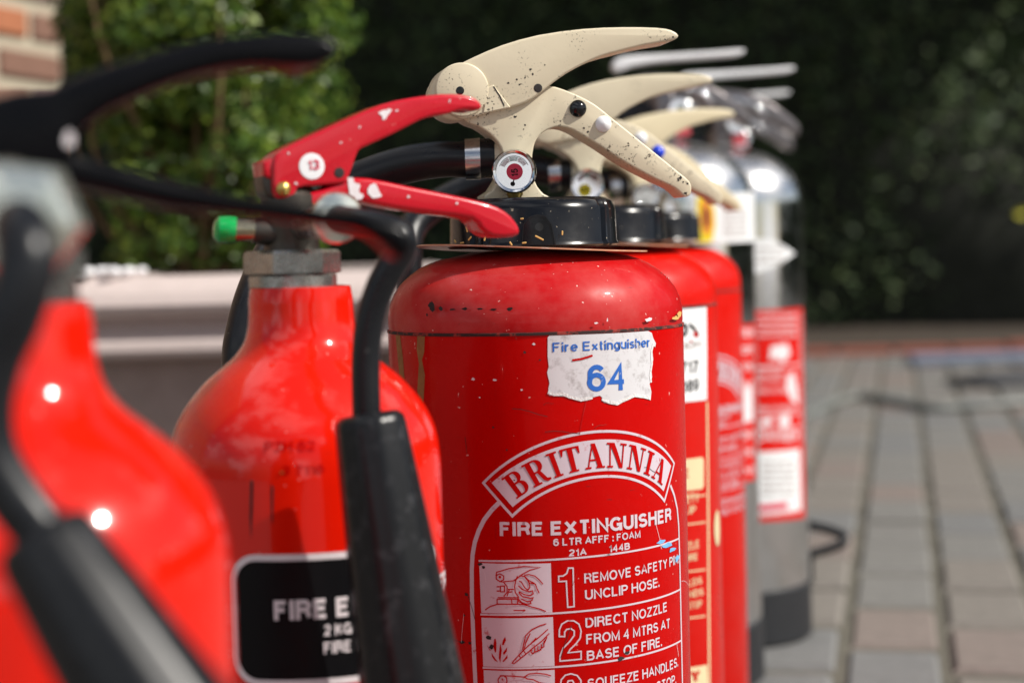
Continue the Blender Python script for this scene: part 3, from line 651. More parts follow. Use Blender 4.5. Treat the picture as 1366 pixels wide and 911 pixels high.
lev_pts = [(112, 268), (118, 235), (140, 208), (190, 180), (250, 150), (350, 108), (480, 72), (640, 50), (780, 44), (900, 46), (955, 55), (980, 74), (966, 89), (930, 97), (850, 111), (770, 131), (700, 150), (640, 177), (580, 209), (530, 244), (490, 277), (455, 302), (420, 319), (385, 330), (350, 338), (300, 350), (260, 362), (210, 373), (170, 360), (130, 325)]
link('squeeze_lever', plate(hpoly(lev_pts, .0145), -.0145, .0145, .0026, 3, 2), M['cream'], head, rot=HR)
hc = hd(*c4(205, 268), .015); hr = 35 / 2561
link('pivot_boss', plate([(hc[0] + hr * math.cos(a), hc[1] + hr * math.sin(a)) for a in np.linspace(0, 6.283, 48, endpoint=False)], -.0156, .0156, .0008, 2, 1), M['cream'], head, rot=HR)
link('hinge_notch', plate(hpoly([(292, 262), (316, 250), (378, 331), (280, 352)], .015), -.0152, -.0140, .0004, 1, 1), M['cream'], head, rot=HR, smooth=False)
link('groove', wrap([stroke(hpoly([(292, 262), (316, 252), (352, 330)], .0158), .0006)], 50, 0), M['grime'], head).hide_render = False
bpy.data.objects.remove(bpy.data.objects['groove'])
gm = bmesh.new(); st = stroke(hpoly([(318, 256), (340, 290), (356, 326)], .016), .0007); vv = [gm.verts.new((x, -.0153, z)) for x, z in st[0]]
for f in st[1]: gm.faces.new([vv[i] for i in f])
link('groove', bm_mesh(gm, 'groove', 0), M['grime'], head, rot=HR)
def disc_y(name, c, r, y, depth, mat, parent, dome=0.0, rot=HR, seg=28, bev=.0):
    prof = [(r, 0), (r, depth * .6), (r * .93, depth * .9), (r * .6, depth + dome * .7), (.0001, depth + dome)]
    me = lathe([(a, -b) for a, b in prof], seg, 'Y', 50)
    e = bpy.data.objects.new(name, me); me.materials.append(mat); COL.objects.link(e); e.parent = parent
    me.polygons.foreach_set('use_smooth', [True] * len(me.polygons))
    cs, sn = math.cos(rot[2]), math.sin(rot[2]); e.location = (c[0] * cs - y * sn, c[0] * sn + y * cs, c[1]); e.rotation_euler = rot; return e
disc_y('pin_hole', hd(*c4(198, 271), .016), .0021, -.0156, .0002, M['black_glossy'], head)
disc_y('pin_hole', hd(*c4(477, 262), .015), .0022, -.0145, .0002, M['grime'], head)
def cream_mark(x, y, r, yy, mat='grime'):
    c = hd(*c4(x, y), -yy); v = [(c[0] + r*math.cos(a)*random.uniform(.4, 1.3), yy, c[1] + r*math.sin(a)*random.uniform(.4, 1.3)) for a in np.linspace(0, 6.283, 8, endpoint=False)]
    link('grime_mark', raw_mesh(v, [list(range(8))]), M[mat], head, rot=HR, smooth=False)
for x, y, r in ((1004, 638, .0011), (1010, 603, .0008), (985, 583, .0012), (978, 590, .0007), (995, 598, .0006), (800, 468, .0005), (640, 405, .0006), (655, 418, .0007), (430, 395, .0006), (425, 410, .0005), (395, 365, .0008)): cream_mark(x, y, r, -.01108)
for x, y, r in ((450, 195, .0008), (457, 212, .0007), (430, 225, .0007), (410, 250, .0006), (330, 290, .0006), (322, 305, .0007), (345, 318, .0006), (400, 232, .0006), (960, 80, .0006), (930, 88, .0005), (500, 180, .0005), (370, 245, .0006), (290, 325, .0006)): cream_mark(x, y, r, -.01458)
BUT = [(hd(*c4(620, 335), .012), .0116 * .98, 'black_glossy'), (hd(*c4(711, 390), .012), .0108, 'white_button')]
for (c, r, m) in BUT: disc_y('button', c, r * .4 + .0001 if False else r / 1.0 * .39, -.011, .0012, M[m], head, .0022)
# fix button radius: 31/2.68/2561
def gauge(parent, cx, cz, phi, r=.0112, dot='sticker_red', txt='15', yoff=-.030, dotpos=(.0003, -.0002)):
    rot = (0, 0, phi); cs, sn = math.cos(phi), math.sin(phi); y = yoff
    L = (cx * cs - y * sn, cx * sn + y * cs, cz)
    gg = link('gauge_case', lathe([(r * .8, .016), (r * .86, .013), (r * .98, .0125), (r, .011), (r, .001), (r * .93, -.0012), (r * .84, -.0006), (r * .80, .0012)], 48, 'Y', 40), M['chrome'], parent, L, rot)
    # dial faces -Y
    def flat(name, v, f, mat, yy):
        me = raw_mesh([(x, yy, z) for x, z in v], f); return link(name, me, mat, gg, smooth=False)
    circ = [(r * .83 * math.cos(a), r * .83 * math.sin(a)) for a in np.linspace(0, 6.283, 40, endpoint=False)]
    flat('dial', circ, [list(range(40))], M['dial'], .0014)
    rgv = [(r*.835*math.cos(a), r*.835*math.sin(a)) for a in np.linspace(0, 6.283, 40, endpoint=False)] + [(r*.775*math.cos(a), r*.775*math.sin(a)) for a in np.linspace(0, 6.283, 40, endpoint=False)]
    flat('rim_shadow', rgv, [[i, (i+1) % 40, 40+(i+1) % 40, 40+i] for i in range(40)], M['dark_metal'], .00125)  # shadow inside the bezel, drawn as a dark ring
    def arc(a0, a1, r0, r1):
        n = 10; A = np.linspace(R(a0), R(a1), n); v = [(r0*math.cos(a), r0*math.sin(a)) for a in A] + [(r1*math.cos(a), r1*math.sin(a)) for a in A]
        return v, [[i, i+1, n+i+1, n+i] for i in range(n-1)]
    flat('scale', *arc(155, 112, r*.46, r*.66), M['gauge_red'], .0012); flat('scale', *arc(110, 72, r*.46, r*.66), M['gauge_green'], .0012); flat('scale', *arc(70, 28, r*.46, r*.66), M['gauge_red'], .0012)
    flat('scale', *arc(158, 22, r*.68, r*.705), M['black_ink'], .00115)
    flat('needle_hub', [(-.0008 + .0012*math.cos(a), -r*.56 + .0012*math.sin(a)) for a in np.linspace(0, 6.283, 14, endpoint=False)], [list(range(14))], M['black_ink'], .0010)
    flat('needle', *stroke([(-.0006, -r*.56), (.0002, -.002)], .0006), M['black_ink'], .0009)
    if dot:
        dr = r * .37; flat('dot_sticker', [(dotpos[0] + dr*math.cos(a), dotpos[1] + dr*math.sin(a)) for a in np.linspace(0, 6.283, 24, endpoint=False)], [list(range(24))], M[dot], .0007)
        v, f = text2d(txt, .01); h = r * .30; mx = sum(p[0] for p in v) / len(v)
        if dot == 'sticker_red': v2 = [(dotpos[0] - (p[1] - .5) * h, dotpos[1] + (p[0] - mx) * h) for p in v]
        else: v2 = [(dotpos[0] + (p[0] - mx) * h, dotpos[1] + (p[1] - .36) * h) for p in v]
        flat('lettering', v2, f, M['black_ink'], .0005)
    flat('glass', circ, [list(range(40))], M['glass'], -.0001)
    cs2 = link('gauge_stem', lathe([(.0042, -.002), (.0042, -.006), (.0034, -.007), (.0034, -.018)], 12), M['brass'], parent, (L[0] - .004 * sn, L[1] + .007 * cs, cz - r * .5), rot)
    return gg
gz = on_plane(703, 228, X1, Y1, PH1, .031)
gauge(main, gz[0], gz[1], PH1 - R(12))
# hose outlet: stub, collar, clamp, hose
def pt(px, py, Y): p = at(px, py, Y); return Vector((p.x - X1, p.y - Y1, p.z))
hs = pt(664, 211.5, Y1); he = pt(540, 221, Y1 + .004)
hdir = (pt(640, 212, Y1) - hs).normalized()
def ring_along(name, a, b, r, mat, parent, bulge=0.0):
    return link(name, tube([a, a.lerp(b, .5), b], [r, r + bulge, r], 32, 4), mat, parent)
ring_along('outlet_stub', pt(676, 211.5, Y1), pt(655, 211.5, Y1), .0098, M['cream'], main)
ring_along('hose_collar', pt(660, 211.5, Y1), pt(639, 211.8, Y1), .0103, M['rubber'], main)
ring_along('hose_clamp', pt(641, 211.8, Y1), pt(621, 212.5, Y1), .0108, M['steel'], main, .0)
disc_y('clamp_band', (0, 0), .001, 0, .0001, M['steel'], main) if False else None
link('hose', tube([pt(640, 212, Y1), pt(618, 212.5, Y1), pt(585, 213, Y1 + .002), pt(545, 219, Y1 + .005), pt(500, 232, Y1 + .008), pt(455, 252, Y1 + .01), pt(410, 285, Y1 + .005), pt(372, 325, Y1 - .01), pt(343, 385, Y1 - .03), pt(327, 440, Y1 - .04), pt(321, 490, Y1 - .045), pt(322, 620, Y1 - .045), pt(330, 760, Y1 - .05), pt(360, 900, Y1 - .045)], [.0098, .0094, .0100, .0098, .0098, .0098, .0096, .0096, .0096, .0096], 24, 8), M['rubber'], main)
# debris on the cap
for i, (px, py, a, l) in enumerate(((719, 317.5, -.5, .0048), (748, 311, 1.5, .0022), (627, 306, -1.2, .003), (631, 318, .7, .003), (621, 324, .1, .003), (700, 324, .1, .0022), (683, 325, -1, .0022), (697, 292, .1, .0016), (650, 318, 1.3, .0026), (612, 322, -.7, .002))):
    s_, z_ = unroll(px, py, X1, Y1, capR + .0008); an = s_ / capR; r_ = capR + .0024
    o = link('straw_fragment', box(l, .0007, .0008, .0002), M['straw'], None, (X1 + r_*math.sin(an), Y1 - r_*math.cos(an), z_), (0, -a, an), False)
    o['label'] = 'tiny dry straw fragment stuck to the black screw cap'; o['category'] = 'straw'; o['group'] = 'straw fragments on the black cap'
# ---- print on the body
U = lambda px, py: unroll(px, py, X1, Y1, RB)
def print_part(name, polys, mat, parent, off, rad=RB, **kw):
    me = wrap(polys, rad, off); o = link(name, me, mat, parent, smooth=True)
    for k, v in kw.items(): o[k] = v
    return o
sk = [(730.6, 450), (733, 447.6), (780, 446.2), (830, 444), (864, 441.5), (869, 444), (871, 451), (874.5, 458), (873.5, 463), (870.5, 461), (870, 470), (871, 480), (868, 490), (869.5, 503), (866, 512), (868.5, 522), (867.5, 534), (862, 531), (855, 530), (846, 527.6), (838, 531), (833, 536), (828, 536), (823, 540.5), (815, 538), (806, 537), (802, 534), (803, 530), (800, 527.6), (790, 530), (783, 534.5), (775, 535), (765, 532), (757, 528.5), (748, 528.8), (740, 528), (732, 527.2), (731.5, 518), (733, 511), (730.5, 500), (730, 496), (732, 489), (730.5, 475)]
st1 = print_part('sticker', [poly2([U(*p_) for p_ in sk])], M['sticker_white'], body1, .00022, label='torn white sticker with blue print')
def tline(s, a, b, hpx, bold=0.0, UU=None, k=2561):
    UU = UU or U; return text_line(s, UU(*a), UU(*b), hpx / k, bold)
KF = 2500 / (Y1 - RB)   # px per metre on the near side
print_part('lettering', [tline('Fire Extinguisher', (737, 469.5), (866, 462.5), 12.5, .002, k=KF)], M['blue_ink'], body1, .0004)
print_part('lettering', [tline('64', (783, 522.5), (832, 520), 36, .008, k=KF)], M['blue_ink'], body1, .0004)
print_part('sticker_tear', [stroke([U(x, y) for x, y in ((731, 523), (740, 526), (750, 525), (760, 529), (775, 533), (790, 530))], .0016), stroke([U(x, y) for x, y in ((803, 532), (812, 536), (823, 538), (830, 534), (846, 527), (860, 529), (867, 531))], .0017), stroke([U(x, y) for x, y in ((868, 510), (866.5, 500), (869, 485), (868, 470), (871, 458))], .0012)], M['tear'], body1, .0004)
print_part('scratch', [stroke([U(763, 480.5), U(776, 478.5), U(790, 474)], .0010)], M['red_ink'], body1, .0005)
# BRITANNIA banner
def circ3(a, b, c):
    ax, ay = a; bx, by = b; cx, cy = c; d = 2 * (ax*(by-cy) + bx*(cy-ay) + cx*(ay-by))
    ux = ((ax*ax+ay*ay)*(by-cy) + (bx*bx+by*by)*(cy-ay) + (cx*cx+cy*cy)*(ay-by)) / d
    uy = ((ax*ax+ay*ay)*(cx-bx) + (bx*bx+by*by)*(ax-cx) + (cx*cx+cy*cy)*(bx-ax)) / d
    return ux, uy, math.hypot(ax-ux, ay-uy)
def arc_fn(a, b, c):
    ux, uy, r = circ3(a, b, c); t0 = math.atan2(a[1]-uy, a[0]-ux); t1 = math.atan2(c[1]-uy, c[0]-ux)
    return lambda t: (ux + r*math.cos(t0 + (t1-t0)*t), uy + r*math.sin(t0 + (t1-t0)*t))
oT = arc_fn(U(645, 644), U(775, 578), U(899, 618)); oB = arc_fn(U(683.5, 688), U(790, 636.5), U(886, 668))
pT = arc_fn(U(656, 643.8), U(778, 588.5), U(895, 621)); pB = arc_fn(U(684, 676), U(790, 629.5), U(885, 655))
TT = np.linspace(0, 1, 41); lw = .0013
outl = [oT(t) for t in TT] + [oB(t) for t in TT[::-1]]
B_polys = [stroke(outl, lw, True)]
print_part('lettering', B_polys, M['white_ink'], body1, .00015)
pan = [pT(t) for t in TT] + [pB(t) for t in TT]
print_part('banner', [(pan, [[i, i+1, 42+i, 41+i] for i in range(40)])], M['white_ink'], body1, .00012)
def serif(ch):
    S = lambda x0, x1, y0=0, y1=1: [(x0, y0), (x1, y0), (x1, y1), (x0, y1)]
    def bowl(x0, x1, y0, y1, th, tv, n=12):
        cx = x0; oy = (y0+y1)/2; A = np.linspace(-math.pi/2, math.pi/2, n); w_ = x1 - x0; h_ = (y1-y0)/2; q = []
        for i in range(n-1):
            a, b = A[i], A[i+1]
            f = lambda a, dx, dy: (x0 + (w_*.35 if True else 0) + (w_*.65 - dx) * math.cos(a), oy + (h_ - dy) * math.sin(a))
            q.append([f(a, 0, 0), f(b, 0, 0), f(b, th, tv), f(a, th, tv)])
        q.append([(x0, y1 - tv), (x0 + w_*.35, y1 - tv), (x0 + w_*.35, y1), (x0, y1)]); q.append([(x0, y0), (x0 + w_*.35, y0), (x0 + w_*.35, y0 + tv), (x0, y0 + tv)])
        return q
    se = .075
    if ch == 'I': return .42, [S(.11, .31), S(0, .42, 0, se), S(0, .42, 1-se, 1)]
    if ch == 'T': return .78, [S(.28, .50), S(.17, .61, 0, se), S(0, .78, 1-se, 1), [(0, 1), (0, .70), (.05, .70), (.16, 1)], [(.78, 1), (.78, .70), (.73, .70), (.62, 1)]]
    if ch == 'N': return .92, [S(.12, .18), S(.74, .80), [(.10, 1), (.34, 1), (.80, 0), (.62, 0)], S(0, .30, 0, se), S(0, .2, 1-se, 1), S(.62, .92, 1-se, 1)]
    if ch == 'A': return .92, [[(.10, 0), (.16, 0), (.45, .92), (.42, 1)], [(.36, 1), (.54, 1), (.84, 0), (.60, 0)], S(.22, .68, .30, .37), S(0, .28, 0, se), S(.52, .94, 0, se)]
    if ch == 'B': return .80, [S(.11, .33), S(0, .35, 0, se), S(0, .35, 1-se, 1)] + bowl(.3, .72, .50, 1, .19, .07) + bowl(.3, .78, 0, .56, .21, .07)
    if ch == 'R': return .90, [S(.11, .33), S(0, .44, 0, se), S(0, .35, 1-se, 1)] + bowl(.3, .76, .46, 1, .20, .07) + [[(.42, .52), (.58, .52), (.74, .14), (.56, .10)], [(.56, .10), (.74, .14), (.90, .10), (.88, .02), (.70, 0)]]
word = 'BRITANNIA'; gl = [serif(c) for c in word]; tot = sum(g_[0] for g_ in gl) + .13 * (len(gl) - 1)
xx = 0; LP = []
for w_, ps in gl:
    for q in ps:
        pts_ = []
        m = len(q)
        for i in range(m):      # densify so the letters bend with the banner
            a, b = q[i], q[(i+1) % m]
            for k in range(3): pts_.append((a[0] + (b[0]-a[0])*k/3, a[1] + (b[1]-a[1])*k/3))
        o2 = []
        for x, y in pts_:
            t = .045 + .92 * (xx + x) / tot; v_ = .11 + .79 * y; a, b = pB(t), pT(t); o2.append((a[0] + (b[0]-a[0])*v_, a[1] + (b[1]-a[1])*v_))
        LP.append(poly2(o2))
    xx += w_ + .13
print_part('lettering', LP, M['red_ink'], body1, .00016)
# frame and rules
fl = [U(x, y) for x, y in ((666, 670), (656, 680), (646, 693), (639, 707), (633.5, 723), (630.5, 740), (629.5, 760), (629.7, 798), (631.7, 853), (634.4, 911))]; fl.append((fl[-1][0], .10))
fr = [U(x, y) for x, y in ((894, 647), (899, 660), (903, 678), (905, 700))]; fr.append((fr[-1][0] + .0005, fr[-1][1] - .02)); fr.append((fr[-1][0], .10))
rules = [stroke(fl, .0022), stroke(fr, .0016)]
sr = fr[-2][0]
def rule(a, b, w_=.0009):
    a_, b_ = U(*a), U(*b); return stroke([a_, (sr - .0005, b_[1])], w_)
rules += [rule((638.6, 747.6), (905, 718)), rule((641, 819), (904, 787)), rule((644, 890), (904, 856))]
print_part('frame_print', rules, M['white_ink'], body1, .00016)
TX = [('FIRE EXTINGUISHER', (667, 714.5), (895, 694.5), 19, .016), ('6 LTR AFFF : FOAM', (738, 728), (854, 716.5), 9.8, .010), ('21A', (758.4, 741.8), (782.6, 740), 9.4, .014), ('144B', (812.7, 736.3), (840, 732.3), 9.4, .014),
      ('REMOVE SAFETY PIN.', (779.4, 777.5), (904.5, 750.5), 13.2, .006), ('UNCLIP HOSE.', (780.4, 799.7), (879.3, 782), 13.2, .006), ('DIRECT NOZZLE', (781, 837), (889, 815), 13.4, .006), ('FROM 4 MTRS AT', (782, 858.6), (893, 836.7), 13.4, .006),
      ('BASE OF FIRE.', (782.8, 880.8), (882.6, 861), 13.4, .006), ('SQUEEZE HANDLES.', (784, 918), (904, 888), 13.4, .006), ('RELEASE TO STOP.', (784, 940), (901.4, 911), 13.4, .006)]
for s, a, b, h, bo in TX: print_part('lettering', [tline(s, a, b, h, bo, k=KF)], M['white_ink'], body1, .00016)
def c8(x, y): return U(740 + x / 5.328, 740 + y / 5.328)
one_ = [(28, 150), (28, 188), (82, 185), (92, 370), (137, 365), (130, 92), (97, 92), (85, 130), (60, 148)]
two_ = [(32, 578), (33, 530), (50, 490), (90, 466), (135, 466), (172, 490), (187, 540), (180, 590), (150, 630), (110, 668), (95, 693), (187, 683), (187, 738), (37, 752), (38, 715), (60, 660), (105, 615), (138, 570), (138, 538), (115, 522), (85, 527), (70, 547), (70, 578)]
thr_ = [(40, 930), (46, 885), (75, 852), (115, 842), (160, 855), (186, 890), (186, 935), (165, 965), (190, 1000), (186, 1060), (150, 1095), (80, 1100), (42, 1070), (38, 1030), (75, 1030), (95, 1060), (130, 1055), (142, 1020), (120, 985), (95, 985), (95, 950), (125, 945), (140, 915), (125, 890), (95, 893), (84, 930)]
for q in (one_, two_, thr_): print_part('numeral', [stroke([c8(*p_) for p_ in q], .0007, True)], M['white_ink'], body1, .00016)
def c7(x, y): return U(620 + x / 5.036, 730 + y / 5.036)
for q in ([(97, 103), (578, 105), (588, 435), (112, 438)], [(112, 470), (592, 466), (603, 793), (125, 797)], [(127, 822), (603, 820), (608, 1130), (140, 1130)]):
    print_part('pictogram_panel', [poly2([c7(*p_) for p_ in q])], M['white_ink'], body1, .00012)
lines = [[(210, 190), (215, 165), (300, 140), (400, 126), (510, 132), (440, 150), (385, 180), (330, 222), (300, 225), (250, 230), (222, 220)], [(235, 175), (262, 190), (262, 215), (237, 228), (212, 210), (212, 188), (235, 175)],
         [(215, 262), (240, 262)], [(215, 292), (240, 290)], [(240, 258), (240, 296), (268, 296), (268, 258), (240, 258)], [(262, 232), (285, 262), (285, 300), (262, 328)], [(300, 280), (285, 325)], [(290, 280), (330, 280)], [(222, 335), (360, 335)], [(218, 345), (218, 378), (355, 380), (355, 345), (218, 345)],
         [(138, 418), (170, 395), (220, 380), (330, 378), (400, 382), (450, 398), (500, 410), (545, 428)], [(345, 215), (335, 260), (340, 300), (360, 330), (360, 360), (400, 382)], [(345, 215), (370, 190), (400, 192), (430, 230), (438, 265), (425, 285), (405, 270), (380, 230), (365, 225)], [(360, 255), (385, 280), (430, 295), (455, 290), (460, 310), (440, 320), (400, 315), (365, 295)],
         [(362, 300), (390, 330), (440, 340), (460, 335), (452, 355), (420, 362), (380, 345)], [(440, 362), (445, 375), (415, 380), (385, 370), (362, 345)], [(400, 185), (430, 180), (470, 190), (500, 215), (525, 245)], [(400, 190), (430, 220), (470, 240)], [(435, 235), (475, 245), (485, 275), (500, 305)], [(328, 421), (395, 421)], [(355, 190), (345, 215)], [(300, 300), (320, 295)], [(315, 345), (318, 378)],
         [(548, 510), (500, 525), (450, 550), (410, 590), (395, 650), (390, 690)], [(558, 548), (500, 600), (430, 655), (385, 700), (325, 765)], [(568, 575), (520, 625), (450, 680), (410, 715), (335, 775), (320, 775), (325, 765)], [(440, 575), (410, 640), (400, 680)], [(480, 605), (440, 650)], [(450, 680), (445, 700), (455, 712), (470, 700), (470, 672)], [(470, 700), (490, 695), (492, 660)], [(492, 690), (512, 685), (514, 648)], [(514, 672), (532, 665), (532, 625)], [(395, 690), (410, 712)], [(365, 722), (378, 742)], [(535, 640), (552, 600)],
         [(225, 885), (240, 862), (262, 858), (282, 872), (285, 900), (270, 920), (245, 922), (228, 905), (225, 885)], [(240, 858), (330, 862), (400, 868)], [(400, 868), (430, 848), (480, 842), (540, 848), (580, 860)], [(400, 868), (420, 880), (460, 885), (500, 905), (560, 915)]]
print_part('line_drawing', [stroke([c7(*p_) for p_ in q], .00055) for q in lines], M['red_ink'], body1, .00022)
fills = [[(395, 412), (412, 421), (395, 430)], [(228, 192), (240, 188), (246, 198), (240, 208), (230, 205)], [(200, 612), (208, 610), (214, 640), (212, 700), (204, 705), (192, 660)], [(180, 705), (200, 735), (225, 770), (200, 755), (184, 730)], [(240, 640), (250, 690), (243, 735), (240, 772), (230, 740), (232, 700)], [(272, 598), (278, 620), (262, 655), (250, 650), (258, 620)], [(285, 668), (284, 695), (262, 722), (258, 705)], [(288, 718), (288, 740), (262, 768), (254, 762), (272, 740)], [(150, 650), (168, 680), (182, 690), (166, 688)], [(248, 878), (256, 876), (258, 888), (250, 890)]]
print_part('line_drawing', [poly2([c7(*p_) for p_ in q]) for q in fills], M['red_ink'], body1, .00024)
# chips, smears and rust marks
def blob(px, py, rx, ry, n=9, jit=.45, UU=None):
    UU = UU or U; c = UU(px, py); return poly2([(c[0] + rx*math.cos(a)*random.uniform(1-jit, 1+jit), c[1] + ry*math.sin(a)*random.uniform(1-jit, 1+jit)) for a in np.linspace(0, 6.283, n, endpoint=False)])
print_part('blue_smear', [blob(882, 722, .0035, .0010), blob(890, 727, .0045, .0012), blob(896, 733, .004, .0009), blob(903, 744, .004, .0015)], M['blue_mark'], body1, .0003)
print_part('paint_chip', [blob(x, y, s, s*.8) for x, y, s in ((631, 506, .0008), (660, 507, .0008), (696, 520, .0005), (712, 459, .0006), (812, 700, .0005), (640, 530, .0004))], M['chip_white'], body1, .00012)
print_part('grime_mark', [blob(x, y, s, s*.7, 8) for x, y, s in ((622, 792, .0010), (617, 856, .0013), (627, 857, .0009), (700, 470, .0008), (640, 752, .0012), (645, 756, .0009), (652, 850, .0016), (656, 862, .0015), (720, 480, .0006), (686, 640, .0005), (658, 570, .0006), (620, 820, .0006), (676, 600, .0005), (836, 870, .0012), (828, 878, .0016))], M['grime'], body1, .00026)
print_part('rust_streak', [poly2([U(x, y) for x, y in ((557, 445), (567, 445), (566, 470), (563, 480), (567, 500), (565, 540), (560, 560), (557, 520), (559, 485), (556, 466))]), poly2([U(x, y) for x, y in ((528, 447), (534, 447), (538, 480), (541, 520), (537, 560), (533, 500))])], M['rust'], body1, .00012)
for i in range(34):
    a = random.uniform(-1.0, 1.35) * RB; z = random.uniform(.10, .36); l = random.uniform(.004, .02); an = random.choice((random.uniform(-.5, .5), random.uniform(1.2, 1.9)))
    P = [(a + l*t*math.cos(an), z + l*t*math.sin(an) + .0006*math.sin(5*t)) for t in (0, .25, .5, .75, 1)]
    print_part('scratch', [stroke(P, random.uniform(.00012, .00028))], M[random.choice(('grime', 'chip_white', 'seam', 'red_dusty'))], body1, .00028)
# dark scuffs on the shoulder edge
US = lambda px, py: unroll(px, py, X1, Y1, RB + .0010)
print_part('grime_mark', [blob(576, 409, .0020, .0022, 14, .45, US), blob(578, 412, .0016, .0012, 10, .5, US), blob(588, 412, .0013, .0010, UU=US), blob(603, 413, .0018, .0005, UU=US), blob(620, 412, .0022, .0006, UU=US), blob(640, 412, .0016, .0005, UU=US), blob(658, 413, .0018, .0006, UU=US), blob(680, 412, .0012, .0009, UU=US), blob(570, 420, .0006, .0006, UU=US)], M['grime'], main, .0002, RB + .0010)
print_part('paint_chip', [blob(865, 426.5, .0024, .0009, UU=US), blob(795, 431, .0009, .0006, UU=US), blob(810, 427, .0004, .0008, UU=US)], M['chip_white'], main, .0002, RB + .0010)
print_part('rust_streak', [blob(901, 424, .004, .0010, UU=US), blob(906, 420, .004, .0016, UU=US)], M['straw'], main, .0002, RB + .0010)

# ---- the second and third of the kind: copies of every part, with their own label sheets and buttons
def copy_foam(X, Y, label, rz_, dz, skip, lever_kind='cream'):
    t = empty('fire_extinguisher', (X, Y, 0), label, 'fire extinguisher', GRP_FOAM)
    nb = None
    for ch in list(main.children):
        if ch.name.split('.')[0] in skip: continue
        k = ch.copy(); COL.objects.link(k); k.parent = t
        if ch.name.split('.')[0] in ('shoulder', 'seam', 'body', 'base_ring'): pass
        else: 
            M_ = Matrix.Rotation(rz_, 4, 'Z'); k.location = M_ @ Vector(ch.location) + Vector((0, 0, dz)); k.rotation_euler = (ch.rotation_euler[0], ch.rotation_euler[1], ch.rotation_euler[2] + rz_)
        for gc in ch.children:
            if ch.name.split('.')[0] == 'body': continue
            if gc.name.split('.')[0] in ('dot_sticker', 'lettering'): continue
            q = gc.copy(); COL.objects.link(q); q.parent = k
        if ch.name.split('.')[0] == 'body': nb = k
    return t, nb
SK = ('grime_mark', 'paint_chip', 'rust_streak', 'hose', 'button')
Y3 = 1.265; X3 = at(957, 500, Y3).x - RB
f3, b3 = copy_foam(X3, Y3, 'red foam extinguisher directly behind the one with sticker 64, yellow dot on its gauge', R(0), .001, SK)
Y4 = 1.60; X4 = at(990, 500, Y4).x - RB
f4, b4 = copy_foam(X4, Y4, 'third red foam extinguisher, the last with a cream grip before the steel ones', R(10), .001, SK)
def set_mat(o, m): 
    o.material_slots[0].link = 'OBJECT'; o.material_slots[0].material = m
for t in (f3, f4):
    for ch in t.children:
        nme = ch.name.split('.')[0]
        if nme in ('body', 'shoulder'): set_mat(ch, M['red_far'])
        if t is f4 and nme in ('valve_casting', 'squeeze_lever', 'casting_hub', 'pivot_boss', 'hinge_notch'): set_mat(ch, M['cream_clean'])
def local_hd(X, Y, ph):
    return lambda px, py, off=0.0: on_plane(px, py, X, Y, ph, off)
h3 = local_hd(X3, Y3, PH1)
disc_y('button', h3(855, 185, .012), .0045, -.011, .0012, M['white_button'], f3, .0022)
disc_y('button', h3(878, 203, .012), .0045, -.011, .0012, M['blue_button'], f3, .0022)
for gcase in [c for c in f3.children if c.name.startswith('gauge_case')]:
    v = [(-.002 + .0042*math.cos(a), -.0035 + .0042*math.sin(a)) for a in np.linspace(0, 6.283, 20, endpoint=False)]
    link('dot_sticker', raw_mesh([(x, .0007, z) for x, z in v], [list(range(20))]), M['sticker_yellow'], gcase, smooth=False)
    tv, tf = [[(p_[0], p_[1]) for p_ in q] if i_ == 0 else q for i_, q in enumerate(text2d('02', .01))]; link('lettering', raw_mesh([(-.0045 + x*.0035, .0005, -.0047 + y*.0035) for x, y in tv], tf), M['black_ink'], gcase, smooth=False)
def hose_back(parent, X, Y, pts_, r=.0098):
    P = []
    for px, py, dy in pts_:
        p = at(px, py, Y + dy); P.append((p.x - X, p.y - Y, p.z))
    link('hose', tube(P, r, 20, 6), M['rubber'], parent)
hose_back(f3, X3, Y3, ((748, 233, 0), (715, 226, 0), (688, 230, 0), (650, 241, 0), (615, 256, 0), (580, 275, 0), (552, 300, -.01), (543, 335, -.02), (548, 400, -.02), (560, 600, -.02), (570, 900, -.02)))
hose_back(f4, X4, Y4, ((838, 244, 0), (812, 240, 0), (790, 246, 0), (770, 262, 0), (762, 300, -.01), (765, 400, -.02), (775, 900, -.02)))
# third sheet details on the second foam extinguisher (visible sliver x 912..957)
U3 = lambda px, py: unroll(px, py, X3, Y3, RB)
K3 = 2500 / Y3
st = print_part('sticker', [poly2([U3(x, y) for x, y in ((905, 412.5), (942, 409.5), (942.6, 470), (942.6, 533), (905, 537)) ] [:5])], M['paper'], b3, .0003)
print_part('lettering', [tline('717', (908, 498.5), (931.5, 496), 15, .01, U3, K3)], M['black_ink'], b3, .0005)
print_part('lettering', [tline('089', (908, 524.5), (931.5, 520), 15, .01, U3, K3)], M['black_ink'], b3, .0005)
print_part('lettering', [tline('TION', (904, 467), (934, 462), 8, .0, U3, K3)], M['stone_body'], b3, .0005)
print_part('lettering', [tline('0', (906, 450), (917, 448), 17, .03, U3, K3), stroke([U3(919, 433), U3(925, 438), U3(931, 447)], .0022)], M['black_ink'], b3, .0005)
print_part('emblem', [poly2([U3(x, y) for x, y in ((924, 446), (927, 440), (930, 447), (931, 450), (926, 449))]), blob(921, 455, .001, .001, UU=U3)], M['red_ink'], b3, .0006)
bx3 = [poly2([U3(x, y) for x, y in ((908, 613), (936, 609.5), (938.5, 613), (938.5, 648), (936, 652), (908, 655))]), poly2([U3(x, y) for x, y in ((908, 891), (943, 886), (944, 911), (944, 960), (908, 965))]), stroke([U3(943, 536), U3(944, 620), U3(946, 911), U3(947, 960)], .0022)]
print_part('frame_print', bx3, M['cream_ink'], b3, .0002)
